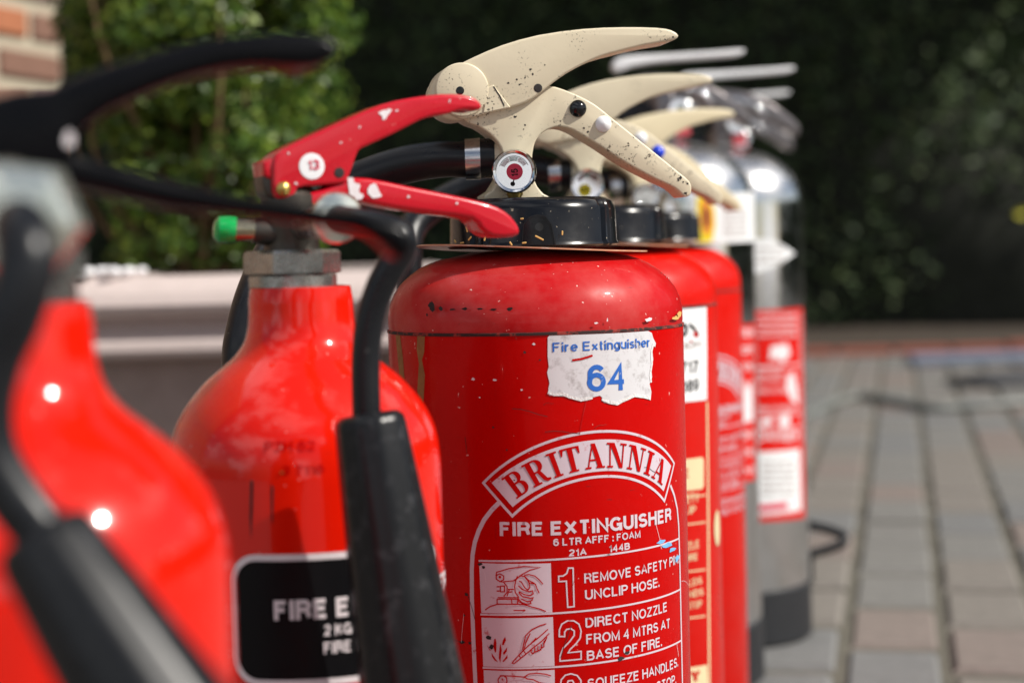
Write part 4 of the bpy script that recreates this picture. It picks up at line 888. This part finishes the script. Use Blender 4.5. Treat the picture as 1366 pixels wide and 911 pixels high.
print_part('lettering', [tline('SAFETY', (893, 674), (932, 668.5), 12, .006, U3, K3), tline('CLIP', (904, 687), (928, 684), 10, .006, U3, K3), tline('NOZZLE', (893, 738), (932, 730), 10, .006, U3, K3), tline('AT FIRE', (893, 753), (930, 746), 9, .006, U3, K3), tline('HOLDS', (900, 785), (936, 778), 9, .006, U3, K3), tline('HANDS', (900, 800), (938, 793), 9, .006, U3, K3), tline('TO STOP', (900, 815), (936, 809), 9, .006, U3, K3)], M['cream_ink'], b3, .0002)
print_part('lettering', [tline('Y', (920, 909), (934, 907), 15, .03, U3, K3), tline('E', (909, 638), (918, 637), 12, .02, U3, K3)], M['red_ink'], b3, .0004)
print_part('frame_print', [stroke([U3(905, y), U3(941, y - 4)], .0009) for y in (664, 700, 763, 825)], M['cream_ink'], b3, .0002)
# the label of the first repeated on the third, turned a little to the right
for ch in list(body1.children):
    nme = ch.name.split('.')[0]
    if nme in ('lettering', 'banner', 'frame_print', 'numeral', 'pictogram_panel', 'line_drawing'):
        if nme == 'lettering' and any(s in ch.data.materials[0].name for s in ('blue',)): continue
        k = ch.copy(); COL.objects.link(k); k.parent = b4; k.rotation_euler = (0, 0, R(12)); k.location = (0, 0, -.004)
U4 = lambda px, py: unroll(px, py, X4, Y4, RB)
print_part('sticker', [blob(956, 704, .006, .012, 18, .05, lambda a, b: U3(a, b))], M['cream_ink'], b3, .0006)

# ================================================================== CO2 extinguishers
GRP_CO2 = 'carbon dioxide extinguishers with black discharge horns'
Y2 = .796; p = at(404.5, 500, Y2); X2 = p.x
RC = (at(585, 620, Y2).x - at(224, 620, Y2).x) / 2
co2 = empty('fire_extinguisher', (X2, Y2, 0), 'orange-red carbon dioxide extinguisher with red levers and a black label panel', 'fire extinguisher', GRP_CO2)
c2x = lambda px, py: (at(px, py, Y2).x, at(px, py, Y2).z)
pr = []
for r_, py in ((68.3, 383), (69, 400), (70, 425), (72.5, 442), (78, 457), (90, 473), (104, 485), (127, 504), (148, 527), (162, 547), (172, 568), (178, 592), (180.5, 620)):
    pr.append((r_ / 180.5 * RC, c2x(391, py)[1]))
pr[0] = (pr[0][0] - .0006, pr[0][1]); pr.insert(0, (pr[0][0] - .0022, pr[0][1] + .0003)); pr.insert(0, (.012, pr[0][1]))
NX = at(391, 383, Y2).x - X2   # neck sits almost over the axis
prof = pr + [(RC, .03), (RC - .003, .012), (RC - .012, .003), (.01, .001)]
def smooth_profile(prof, a, b, n=5):
    q = [Vector((r, z, 0)) for r, z in prof[a:b]]; s = catmull(q, n); return prof[:a] + [(v.x, v.y) for v in s] + prof[b:]
prof = smooth_profile(prof, 3, len(pr))
bodyc = link('body', lathe(prof, 128, sharp=50), M['orange_red'], co2)
UC = lambda px, py: unroll(px, py, X2, Y2, RC); KC = 2500 / (Y2 - RC)
def rrect(x0, x1, z0, z1, r, n=6):
    o = []
    for cx, cz, a0 in ((x1-r, z1-r, 0), (x0+r, z1-r, 90), (x0+r, z0+r, 180), (x1-r, z0+r, 270)):
        for i in range(n + 1): a = R(a0 + 90*i/n); o.append((cx + r*math.cos(a), cz + r*math.sin(a)))
    return o
la, lb = UC(313, 800), UC(440, 741); lc = UC(440, 905); sR = UC(580, 710)[0]
rr1 = rrect(la[0], sR, lc[1] - .001, lb[1], .010)
print_part('label_panel', [poly2(rr1)], M['black_ink'], bodyc, .00012, RC)
fr_ = [q for q in stroke(rr1, .0026, True)[0]]
print_part('frame_print', [stroke(rr1[7:21] if False else rr1, .0026, True)], M['chip_white'], bodyc, .0002, RC)
print_part('lettering', [text_line('FIRE EXTINGUISHER', UC(366, 827), (UC(366, 827)[0] + .098, UC(467, 821)[1] + .0008), 27 / KC, .02)], M['chip_white'], bodyc, .0002, RC)
print_part('lettering', [text_line('2 KG CARBON DIOXIDE', UC(432, 848), (UC(432, 848)[0] + .055, UC(432, 848)[1] + .0008), 15.5 / KC, .015)], M['chip_white'], bodyc, .0002, RC)
print_part('lettering', [text_line('FIRE EXTINGUISHER', UC(432, 872), (UC(432, 872)[0] + .052, UC(432, 872)[1] + .0008), 16 / KC, .012)], M['chip_white'], bodyc, .0002, RC)
def emboss(s, px, py, px2, h, rad_):
    Ue = lambda a, b: unroll(a, b, X2, Y2, rad_)
    return wrap([text_line(s, Ue(px, py), Ue(px2, py - 1), h / KC, .01)], rad_, .0002)
print_part('paint_chip', [blob(376, 630, .0007, .0007, 8, .2, UC)], M['brass'], bodyc, .0003, RC)
# stamped numbers on the shoulder, raised from the paint
def shoulder_text(s, px0, px1, py, h):
    z = c2x(391, py)[1]; rs = [q[0] for q in prof]; zs = [q[1] for q in prof]
    zz2 = sorted(zip(zs, rs)); fr = lambda z_: float(np.interp(z_, [a for a, b in zz2], [b for a, b in zz2]))
    v, f = text2d(s, .01); v = [(p_[0], p_[1]) for p_ in v]; x0 = min(a for a, b in v); x1 = max(a for a, b in v); k = h; r0 = fr(z)
    a0 = math.asin((at(px0, py, Y2 - r0).x - X2) / r0); a1 = math.asin((at(px1, py, Y2 - r0).x - X2) / r0); o = []
    for x, y in v:
        a = a0 + (a1 - a0) * (x - x0) / (x1 - x0); z_ = z + y * k; r_ = fr(z_) + .00025; o.append((r_ * math.sin(a), -r_ * math.cos(a), z_))
    return link('stamped_number', raw_mesh(o, f), M['red'], bodyc, smooth=False)
shoulder_text('P3H 62', 352, 420, 583, .0042); shoulder_text('.3 7116', 372, 432, 611, .0036)
print_part('rust_streak', [poly2([UC(x, y) for x, y in ((334, 640), (338, 642), (337, 680), (335, 720), (333, 690))]), poly2([UC(x, y) for x, y in ((362, 645), (365, 650), (364, 700), (362, 690))])], M['grime'], bodyc, .00015, RC)

PH2 = R(22)
def head_co2(t, X, Y, ph, fu, fl, pxs, mlev):
    pass
def P2p(pts, off=0.0): return [on_plane(x, y, X2, Y2, PH2, off) for x, y in pts]
H2 = (0, 0, PH2)
up_pts = [(366, 208), (388, 194), (413, 182), (463, 159), (508, 140), (547, 131), (589, 126), (617, 127), (634, 132), (642, 141), (639, 147), (625, 146), (610, 148), (596, 152.5), (582, 154), (561, 160), (526, 178), (491, 194), (478, 201), (471, 220), (463, 240), (456, 245), (420, 248), (397, 251), (392, 262), (371, 265), (364, 255), (363, 230)]
link('squeeze_lever', plate(P2p(up_pts, .010), -.011, .011, .0036, 4, 2), M['lever_red'], co2, rot=H2)
link('lever_end', plate(P2p([(366, 207), (366, 236), (352, 240), (345, 236), (343, 218)], .0), -.0095, .0095, .001, 2, 1), M['lever_red'], co2, rot=H2)
lo_pts = [(400, 262), (430, 252), (461, 239), (491, 238), (543, 248.5), (596, 259), (649, 271), (673, 282), (687, 296), (692.6, 309), (684, 316), (656, 316), (640, 305), (628, 292), (578, 285), (526, 278), (491, 271), (463, 264), (430, 275), (400, 280)]
link('carrying_lever', plate(P2p(lo_pts, .008), -.0095, .0095, .0028, 4, 2), M['lever_red'], co2, rot=H2)
def spot(name, px, py, r, mat, y, dome=.0, dep=.0003): return disc_y(name, on_plane(px, py, X2, Y2, PH2, -y), r, y, dep, M[mat], co2, dome, H2)
spot('pivot_pin', 378, 252, .0030, 'brass', -.011, .0012, .001)
s1 = spot('inspection_sticker', 416, 222, .0055, 'white_button', -.0111, 0, .0002)
tv, tf = [[(p_[0], p_[1]) for p_ in q] if i_ == 0 else q for i_, q in enumerate(text2d('13', .008))]; link('lettering', raw_mesh([((x - .45) * .0042, -.0006, (y - .36) * .0042) for x, y in tv], tf), M['sticker_red'], s1, smooth=False)
spot('pin_hole', 452.6, 230.6, .0022, 'grime', -.0111, 0, .0002)
def flake(name, pts, mat, y, UUf=None):
    pts = [(a + random.uniform(-1.3, 1.3), b + random.uniform(-1.3, 1.3)) for a, b in smooth_poly(pts, 3)]
    v = [on_plane(a, b, X2, Y2, PH2, -y) for a, b in pts]; link(name, raw_mesh([(x, y, z) for x, z in v], [list(range(len(v)))]), M[mat], co2, rot=H2, smooth=False)
flake('paint_chip', ((463, 238), (470, 238), (474, 244), (480, 246), (479, 256), (485, 262), (480, 267), (470, 262), (466, 254)), 'chip_white', -.0098)
flake('paint_chip', ((491, 250), (499, 245), (504, 252), (509, 262), (500, 265), (492, 259)), 'chip_white', -.0098)
flake('paint_chip', ((505, 150), (516, 146), (523, 145), (521, 151), (516, 158), (511, 161), (509, 154)), 'chip_white', -.01125)
for fx, fy, fr in ((530, 148, 1.6), (480, 170, 1.4), (545, 262, 1.5), (610, 272, 1.6), (395, 245, 1.8), (385, 205, 1.5), (455, 190, 1.2), (600, 135, 1.5)):
    flake('paint_chip', [(fx + fr * math.cos(a), fy + fr * math.sin(a)) for a in np.linspace(0, 6.283, 5, endpoint=False)], 'chip_white', -.01125 if fx < 640 and fy < 250 else -.0098)
zN = lambda py: c2x(391, py)[1]
hexr = lambda k: (lambda a: 1 / max(math.cos((a % (math.pi/3)) - math.pi/6), .5) * .93)
link('neck_collar', lathe([(.0165, zN(384)), (.0186, zN(382)), (.0186, zN(368)), (.0175, zN(365))], 48), M['zinc'], co2, (NX, 0, 0))
link('hex_nut', lathe([(.0160, zN(367)), (.0193, zN(364)), (.0193, zN(338)), (.0180, zN(334)), (.010, zN(333))], 72, flute=hexr(0)), M['zinc'], co2, (NX, 0, 0), (0, 0, R(14)))
link('valve_body', lathe([(.012, zN(336)), (.0115, zN(318)), (.013, zN(300)), (.0125, zN(262)), (.009, zN(250))], 32), M['dark_metal'], co2, (NX, 0, 0))
link('valve_block', plate(P2p([(345, 236), (368, 232), (372, 262), (350, 262)], 0), -.008, .008, .001), M['dark_metal'], co2, rot=H2)
def lt(px, py, dy=0.0): q = at(px, py, Y2 + dy); return Vector((q.x - X2, q.y - Y2, q.z))
link('safety_outlet', tube([lt(391, 310, -.004), lt(360, 310, -.006), lt(338, 308, -.008)], [.0058, .0058, .0052], 20, 3), M['dark_metal'], co2)
link('outlet_ferrule', tube([lt(340, 307.5, -.008), lt(325, 307, -.009), lt(313, 307, -.010)], .0047, 20, 3), M['old_brass'], co2)
link('green_knob', tube([lt(315, 307, -.010), lt(305, 306.5, -.0105), lt(292, 306.5, -.011), lt(285, 306, -.0115)], [.0054, .0057, .0055, .0030], 24, 4), M['green_knob'], co2)
ND = -.050
nut = lt(450, 291, ND)
link('outlet_nut', lathe([(.007, .014), (.0098, .013), (.0104, .011), (.0104, .002), (.0096, 0), (.0055, -.001)], 48, 'Y'), M['pale_metal'], co2, nut, (0, 0, R(10)))
link('outlet_pipe', tube([lt(400, 300, -.005), lt(425, 296, -.025), lt(448, 291, ND + .012)], .0068, 20, 4), M['zinc'], co2)
TD = -.082
tb = link('swivel_tube', tube([lt(452, 292, ND - .002), lt(458, 294, ND - .010), lt(480, 297, -.071), lt(507, 303, -.078), lt(530, 313, TD), lt(535, 332, TD), lt(522, 356, TD), lt(507, 385, TD), lt(494, 425, TD), lt(488, 480, TD), lt(489, 556, TD)], [.0056, .0056, .0058, .0060, .0062, .0060, .0056, .0056, .0056], 24, 7), M['rubber'], co2)
def horn(parent, a, b, r0, r1, name='discharge_horn', L=1.6):
    d = (b - a); ln = d.length * L; q = d.to_track_quat('Z', 'Y'); k = (r1 - r0) / d.length
    fl_ = lambda t: 1 + .018 * math.cos(10 * t)
    m = lathe([(r0 * .42, -.0015), (r0 * .80, -.0012), (r0 * .96, .0006), (r0, .003), (r0 + k*ln*.33, ln*.33), (r0 + k*ln*.66, ln*.66), (r0 + k*ln, ln), (r0 + k*ln - .0015, ln), (r0 * .8, .02)], 60, flute=fl_)
    o = link(name, m, M['horn'], parent, a); o.rotation_mode = 'QUATERNION'; o.rotation_quaternion = q; return o
h_ = horn(co2, lt(492.5, 556, TD), lt(549, 911, TD - .004), 47.5 * .714 / 2500, 69 * .71 / 2500, L=1.25)

# the nearest one, out of focus: same bottle, black levers
Y0 = .513; X0 = at(308, 800, Y0).x - RC
co2a = empty('fire_extinguisher', (X0, Y0, 0), 'nearest and blurriest orange-red carbon dioxide extinguisher with black levers', 'fire extinguisher', GRP_CO2)
k = bodyc.copy(); COL.objects.link(k); k.parent = co2a; k.scale = (1, 1, 1.007)
for n_ in ('neck_collar', 'hex_nut', 'valve_body'):
    s = [c for c in co2.children if c.name.split('.')[0] == n_][0]; k = s.copy(); COL.objects.link(k); k.parent = co2a; k.location = (0, 0, .003)
PH0 = R(16); H0 = (0, 0, PH0)
def P0(pts, off=0.0): return [on_plane(x, y, X0, Y0, PH0, off) for x, y in pts]
upa = [(-60, 150), (-20, 135), (25, 122), (66, 119), (101, 103), (151, 86), (202, 71), (252, 57), (313, 47), (379, 42), (427, 46), (447, 56), (452, 70), (440, 82), (404, 90), (353, 87), (303, 91), (252, 103), (202, 121), (151, 144), (118, 167), (101, 190), (95, 215), (60, 235), (0, 235), (-60, 225)]
link('squeeze_lever', plate(P0(upa, .010), -.0115, .0115, .003, 3, 2), M['lever_black'], co2a, rot=H0)
loa = [(-40, 190), (20, 185), (80, 192), (106, 207), (167, 222), (227, 240), (303, 257), (385, 272), (438, 281), (478, 288), (515, 293), (540, 302), (551, 318), (550, 338), (535, 346), (520, 333), (505, 319), (477, 306), (420, 299), (350, 290), (280, 282), (230, 278), (177, 267), (101, 250), (60, 245), (20, 262), (-40, 262)]
link('carrying_lever', plate(P0(loa, .008), -.0095, .0095, .0028, 3, 2), M['lever_black'], co2a, rot=H0)
def l0(px, py, Y): q = at(px, py, Y); return Vector((q.x - X0, q.y - Y0, q.z))
v = [on_plane(a, b, X0, Y0, PH0, .012) for a, b in ((86, 182), (92, 174), (98, 180), (99, 192), (93, 196), (86, 194))]
link('paint_chip', raw_mesh([(x, -.0118, z) for x, z in v], [list(range(6))]), M['chip_white'], co2a, rot=H0, smooth=False)
link('outlet_nut', lathe([(.010, .020), (.0135, .019), (.0145, .016), (.0145, .003), (.0128, 0), (.009, -.001)], 48, 'Y', flute=hexr(0)), M['pale_metal'], co2a, l0(22, 293, .452), (0, R(8), R(6)))
link('outlet_pipe', tube([Vector((0, 0, l0(24, 300, .46).z)), l0(10, 300, .49), l0(24, 300, .468)], .009, 20, 4), M['zinc'], co2a)
link('swivel_tube', tube([l0(24, 305, .452), l0(24, 300, .437), l0(28, 305, .424), l0(34, 330, .418), l0(34, 365, .416), l0(18, 420, .415), l0(-8, 480, .415), l0(-20, 540, .415), l0(-14, 600, .415), l0(14, 655, .415), l0(52, 705, .415)], [.0055, .0066, .0070, .0068, .0066, .0066], 24, 7), M['rubber'], co2a)
horn(co2a, l0(56, 716, .415), l0(190, 925, .408), 71 * .415 / 2500, 94 * .41 / 2500, L=1.5)

# ================================================================== stainless steel extinguishers
GRP_SS = 'polished stainless steel extinguishers'
RS = .085
def steel_ext(px_right, Y, label, src=None):
    X = at(px_right, 500, Y).x - RS
    t = empty('fire_extinguisher', (X, Y, 0), label, 'fire extinguisher', GRP_SS)
    if src is None:
        ztop = .527
        pr = [(.014, ztop + .012), (.014, ztop + .002)] + [(RS * math.sin(R(a)) ** .9, ztop - .062 + .062 * math.cos(R(a))) for a in (12, 22, 32, 42, 52, 60, 68, 76, 83, 90)] + [(RS, .36), (RS, .062), (RS - .001, .060)]
        link('body', lathe(pr, 96, sharp=60), M['stainless'], t)
        link('base_ring', lathe([(RS - .002, .061), (RS + .0015, .058), (RS + .002, .003), (RS - .002, 0), (.03, 0)], 64), M['base_rubber'], t)
        link('valve_body', lathe([(.017, ztop + .004), (.017, ztop + .018), (.013, ztop + .020), (.013, ztop + .050), (.009, ztop + .056)], 24), M['lever_dark'], t)
        link('squeeze_lever', plate([(-.050, .600), (-.04, .6070), (0, .6085), (.05, .6105), (.074, .6118), (.078, .6100), (.073, .6068), (.04, .6045), (0, .6020), (-.03, .598), (-.045, .593)], -.012, .012, .0028, 4, 2), M['lever_glare'], t, rot=(0, 0, R(3)))
        link('carrying_lever', plate([(-.03, .588), (.0, .590), (.03, .585), (.055, .572), (.076, .556), (.083, .546), (.080, .537), (.068, .541), (.045, .556), (.02, .562), (-.015, .560)], -.009, .009, .003, 2, 2), M['lever_dark'], t)
        link('safety_pin', tube([(-.02, -.012, .575), (.01, -.016, .578), (.035, -.016, .570), (.045, -.014, .560)], .0022, 10, 5), M['chrome'], t)
        link('hose_outlet', tube([(-.005, 0, .556), (-.025, 0, .556), (-.04, .0, .55), (-.06, .01, .52), (-.080, .02, .46), (-.093, .03, .36), (-.096, .03, .2)], .0085, 16, 6), M['rubber'], t)
        gg = link('gauge_case', lathe([(.010, .012), (.0125, .010), (.0125, 0), (.011, -.001), (.0105, .001)], 28, 'Y'), M['chrome'], t, (.014, -.024, .553))
        def fl2(v, f, mat, yy, nme): link(nme, raw_mesh([(x, yy, z) for x, z in v], f), mat, gg, smooth=False)
        fl2([(.0108*math.cos(a), .0108*math.sin(a)) for a in np.linspace(0, 6.283, 20, endpoint=False)], [list(range(20))], M['sticker_red'], .0012, 'dial')
        fl2([(-.004, -.003), (.003, -.004), (.004, .006), (-.003, .006)], [[0, 1, 2, 3]], M['gauge_green'], .0008, 'scale')
        link('tag', raw_mesh([(.008, -.018, .556), (.022, -.020, .552), (.024, -.021, .530), (.010, -.020, .528)], [(0, 1, 2, 3)]), simple('pink_red_tag', (.7, .10, .12), .5), t, smooth=False)
    else:
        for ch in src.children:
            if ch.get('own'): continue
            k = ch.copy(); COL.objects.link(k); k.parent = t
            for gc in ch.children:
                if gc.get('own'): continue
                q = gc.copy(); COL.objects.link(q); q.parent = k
    return t, X
s1t, XS1 = steel_ext(1009, 1.83, 'steel extinguisher nearest the red ones, with orange flame picture on its white sheet')
s2t, XS2 = steel_ext(1074, 2.03, 'steel extinguisher at the right end with large red label and white slip below', s1t)
s3t, XS3 = steel_ext(1066, 2.36, 'farthest steel extinguisher, mostly hidden, only its top levers showing', s1t)
def own_print(t, X, Y, items):
    b = [c for c in t.children if c.name.split('.')[0] == 'body'][0]
    UU = lambda px, py: unroll(px, py, X, Y, RS)
    for nme, polys, m, off in items(UU): o = print_part(nme, polys, M[m], b, off, RS); o['own'] = 1
def rows(UU, x0, x1, y0, y1, n, k, words, h):
    out = []
    for i in range(n):
        y = y0 + (y1 - y0) * i / max(1, n - 1); s = words[i % len(words)]; out.append(text_line(s, UU(x0, y), UU(x1, y - 1), h / k, .01))
    return out
def it1(UU):
    k = 2500 / (1.83 - RS)
    yield 'sticker', [poly2([UU(x, y) for x, y in ((925, 261), (1006, 256), (1007, 322), (925, 326))])], 'paper', .0003
    yield 'picture', [poly2([UU(x, y) for x, y in ((929, 263), (945, 262), (953, 280), (954, 300), (950, 322), (929, 324))])], 'sticker_yellow', .0005
    yield 'picture', [poly2([UU(x, y) for x, y in ((935, 268), (943, 266), (950, 282), (951, 300), (946, 315), (938, 312), (934, 295))])], 'flame_orange', .0007
    yield 'picture', [poly2([UU(x, y) for x, y in ((938, 278), (943, 276), (946, 290), (944, 304), (939, 303))])], 'gauge_red', .0009
    yield 'lettering', rows(UU, 965, 995, 283, 316, 6, k, ['Service', 'Date due', 'Checked'], 4), 'stone_body', .0005
    yield 'label_panel', [poly2([UU(x, y) for x, y in ((915, 436), (1006.5, 431), (1007, 640), (915, 646))])], 'red_far', .0003
    yield 'lettering', rows(UU, 960, 1004, 450, 632, 9, k, ['WATER', 'LIFT OFF', 'REMOVE PIN', 'AIM', 'SQUEEZE'], 11), 'chip_white', .0005
    yield 'lettering', [poly2([UU(x, y) for x, y in ((985, 520), (1003, 515), (1004, 560), (985, 566))])], 'chip_white', .0005
def it2(UU):
    k = 2500 / (2.03 - RS)
    yield 'sticker', [poly2([UU(x, y) for x, y in ((1000, 318), (1030, 320), (1060, 338), (1040, 352), (1000, 368))])], 'paper', .0003
    yield 'lettering', rows(UU, 1006, 1045, 334, 352, 3, k, ['INSPECTED', 'record'], 4), 'stone_body', .0005
    yield 'label_panel', [poly2([UU(x, y) for x, y in ((960, 416), (1070, 410), (1073.3, 690), (1066, 691), (960, 695))])], 'red_far', .0003
    yield 'lettering', rows(UU, 1010, 1062, 424, 450, 4, k, ['WATER EXTINGUISHER', 'FOR WOOD PAPER'], 5) + rows(UU, 1010, 1044, 494, 510, 3, k, ['PULL OUT PIN'], 5) + rows(UU, 1010, 1060, 524, 548, 2, k, ['AIM AT BASE'], 6) + rows(UU, 1010, 1064, 588, 590, 1, k, ['DANGER'], 13), 'chip_white', .0005
    yield 'pictogram_panel', [poly2([UU(x, y) for x, y in ((1028, 462), (1050, 458), (1054, 472), (1044, 484), (1036, 478), (1026, 480))]), poly2([UU(x, y) for x, y in ((1050, 500), (1058, 495), (1063, 520), (1064, 540), (1055, 534), (1048, 516))]), poly2([UU(x, y) for x, y in ((1014, 560), (1030, 556), (1030, 566), (1014, 570))]), poly2([UU(x, y) for x, y in ((1038, 556), (1052, 552), (1054, 568), (1040, 571))])], 'chip_white', .0005
    yield 'frame_print', [stroke([UU(1008, y), UU(1066, y - 4)], .0014) for y in (490, 554, 574)] + [stroke([UU(1067, 416), UU(1069.5, 590)], .0018)], 'chip_white', .0005
    yield 'sticker', [poly2([UU(x, y) for x, y in ((985, 604), (1066, 598), (1068, 680), (985, 688))])], 'paper', .0008
    yield 'lettering', rows(UU, 1016, 1060, 618, 660, 6, k, ['Serviced by', 'date', 'Name of engineer'], 4), 'stone_body', .001
    yield 'lettering', [poly2([UU(x, y) for x, y in ((1010, 673), (1050, 669), (1050, 678), (1010, 682))])], 'sticker_red', .001
own_print(s1t, XS1, 1.83, it1); own_print(s2t, XS2, 2.03, it2)
q_ = []
for px, py, dy in ((1066, 694, .06), (1080, 700, .05), (1105, 706, .04), (1124, 714, .03), (1124, 724, .02), (1105, 732, .02), (1085, 738, .02), (1079, 746, .02), (1079, 776, .02)):
    a = at(px, py, 2.06 + dy); q_.append((a.x - XS2, a.y - 2.03, a.z))
o = link('nozzle_clip', tube(q_, .0055, 14, 6), M['rubber'], s2t)
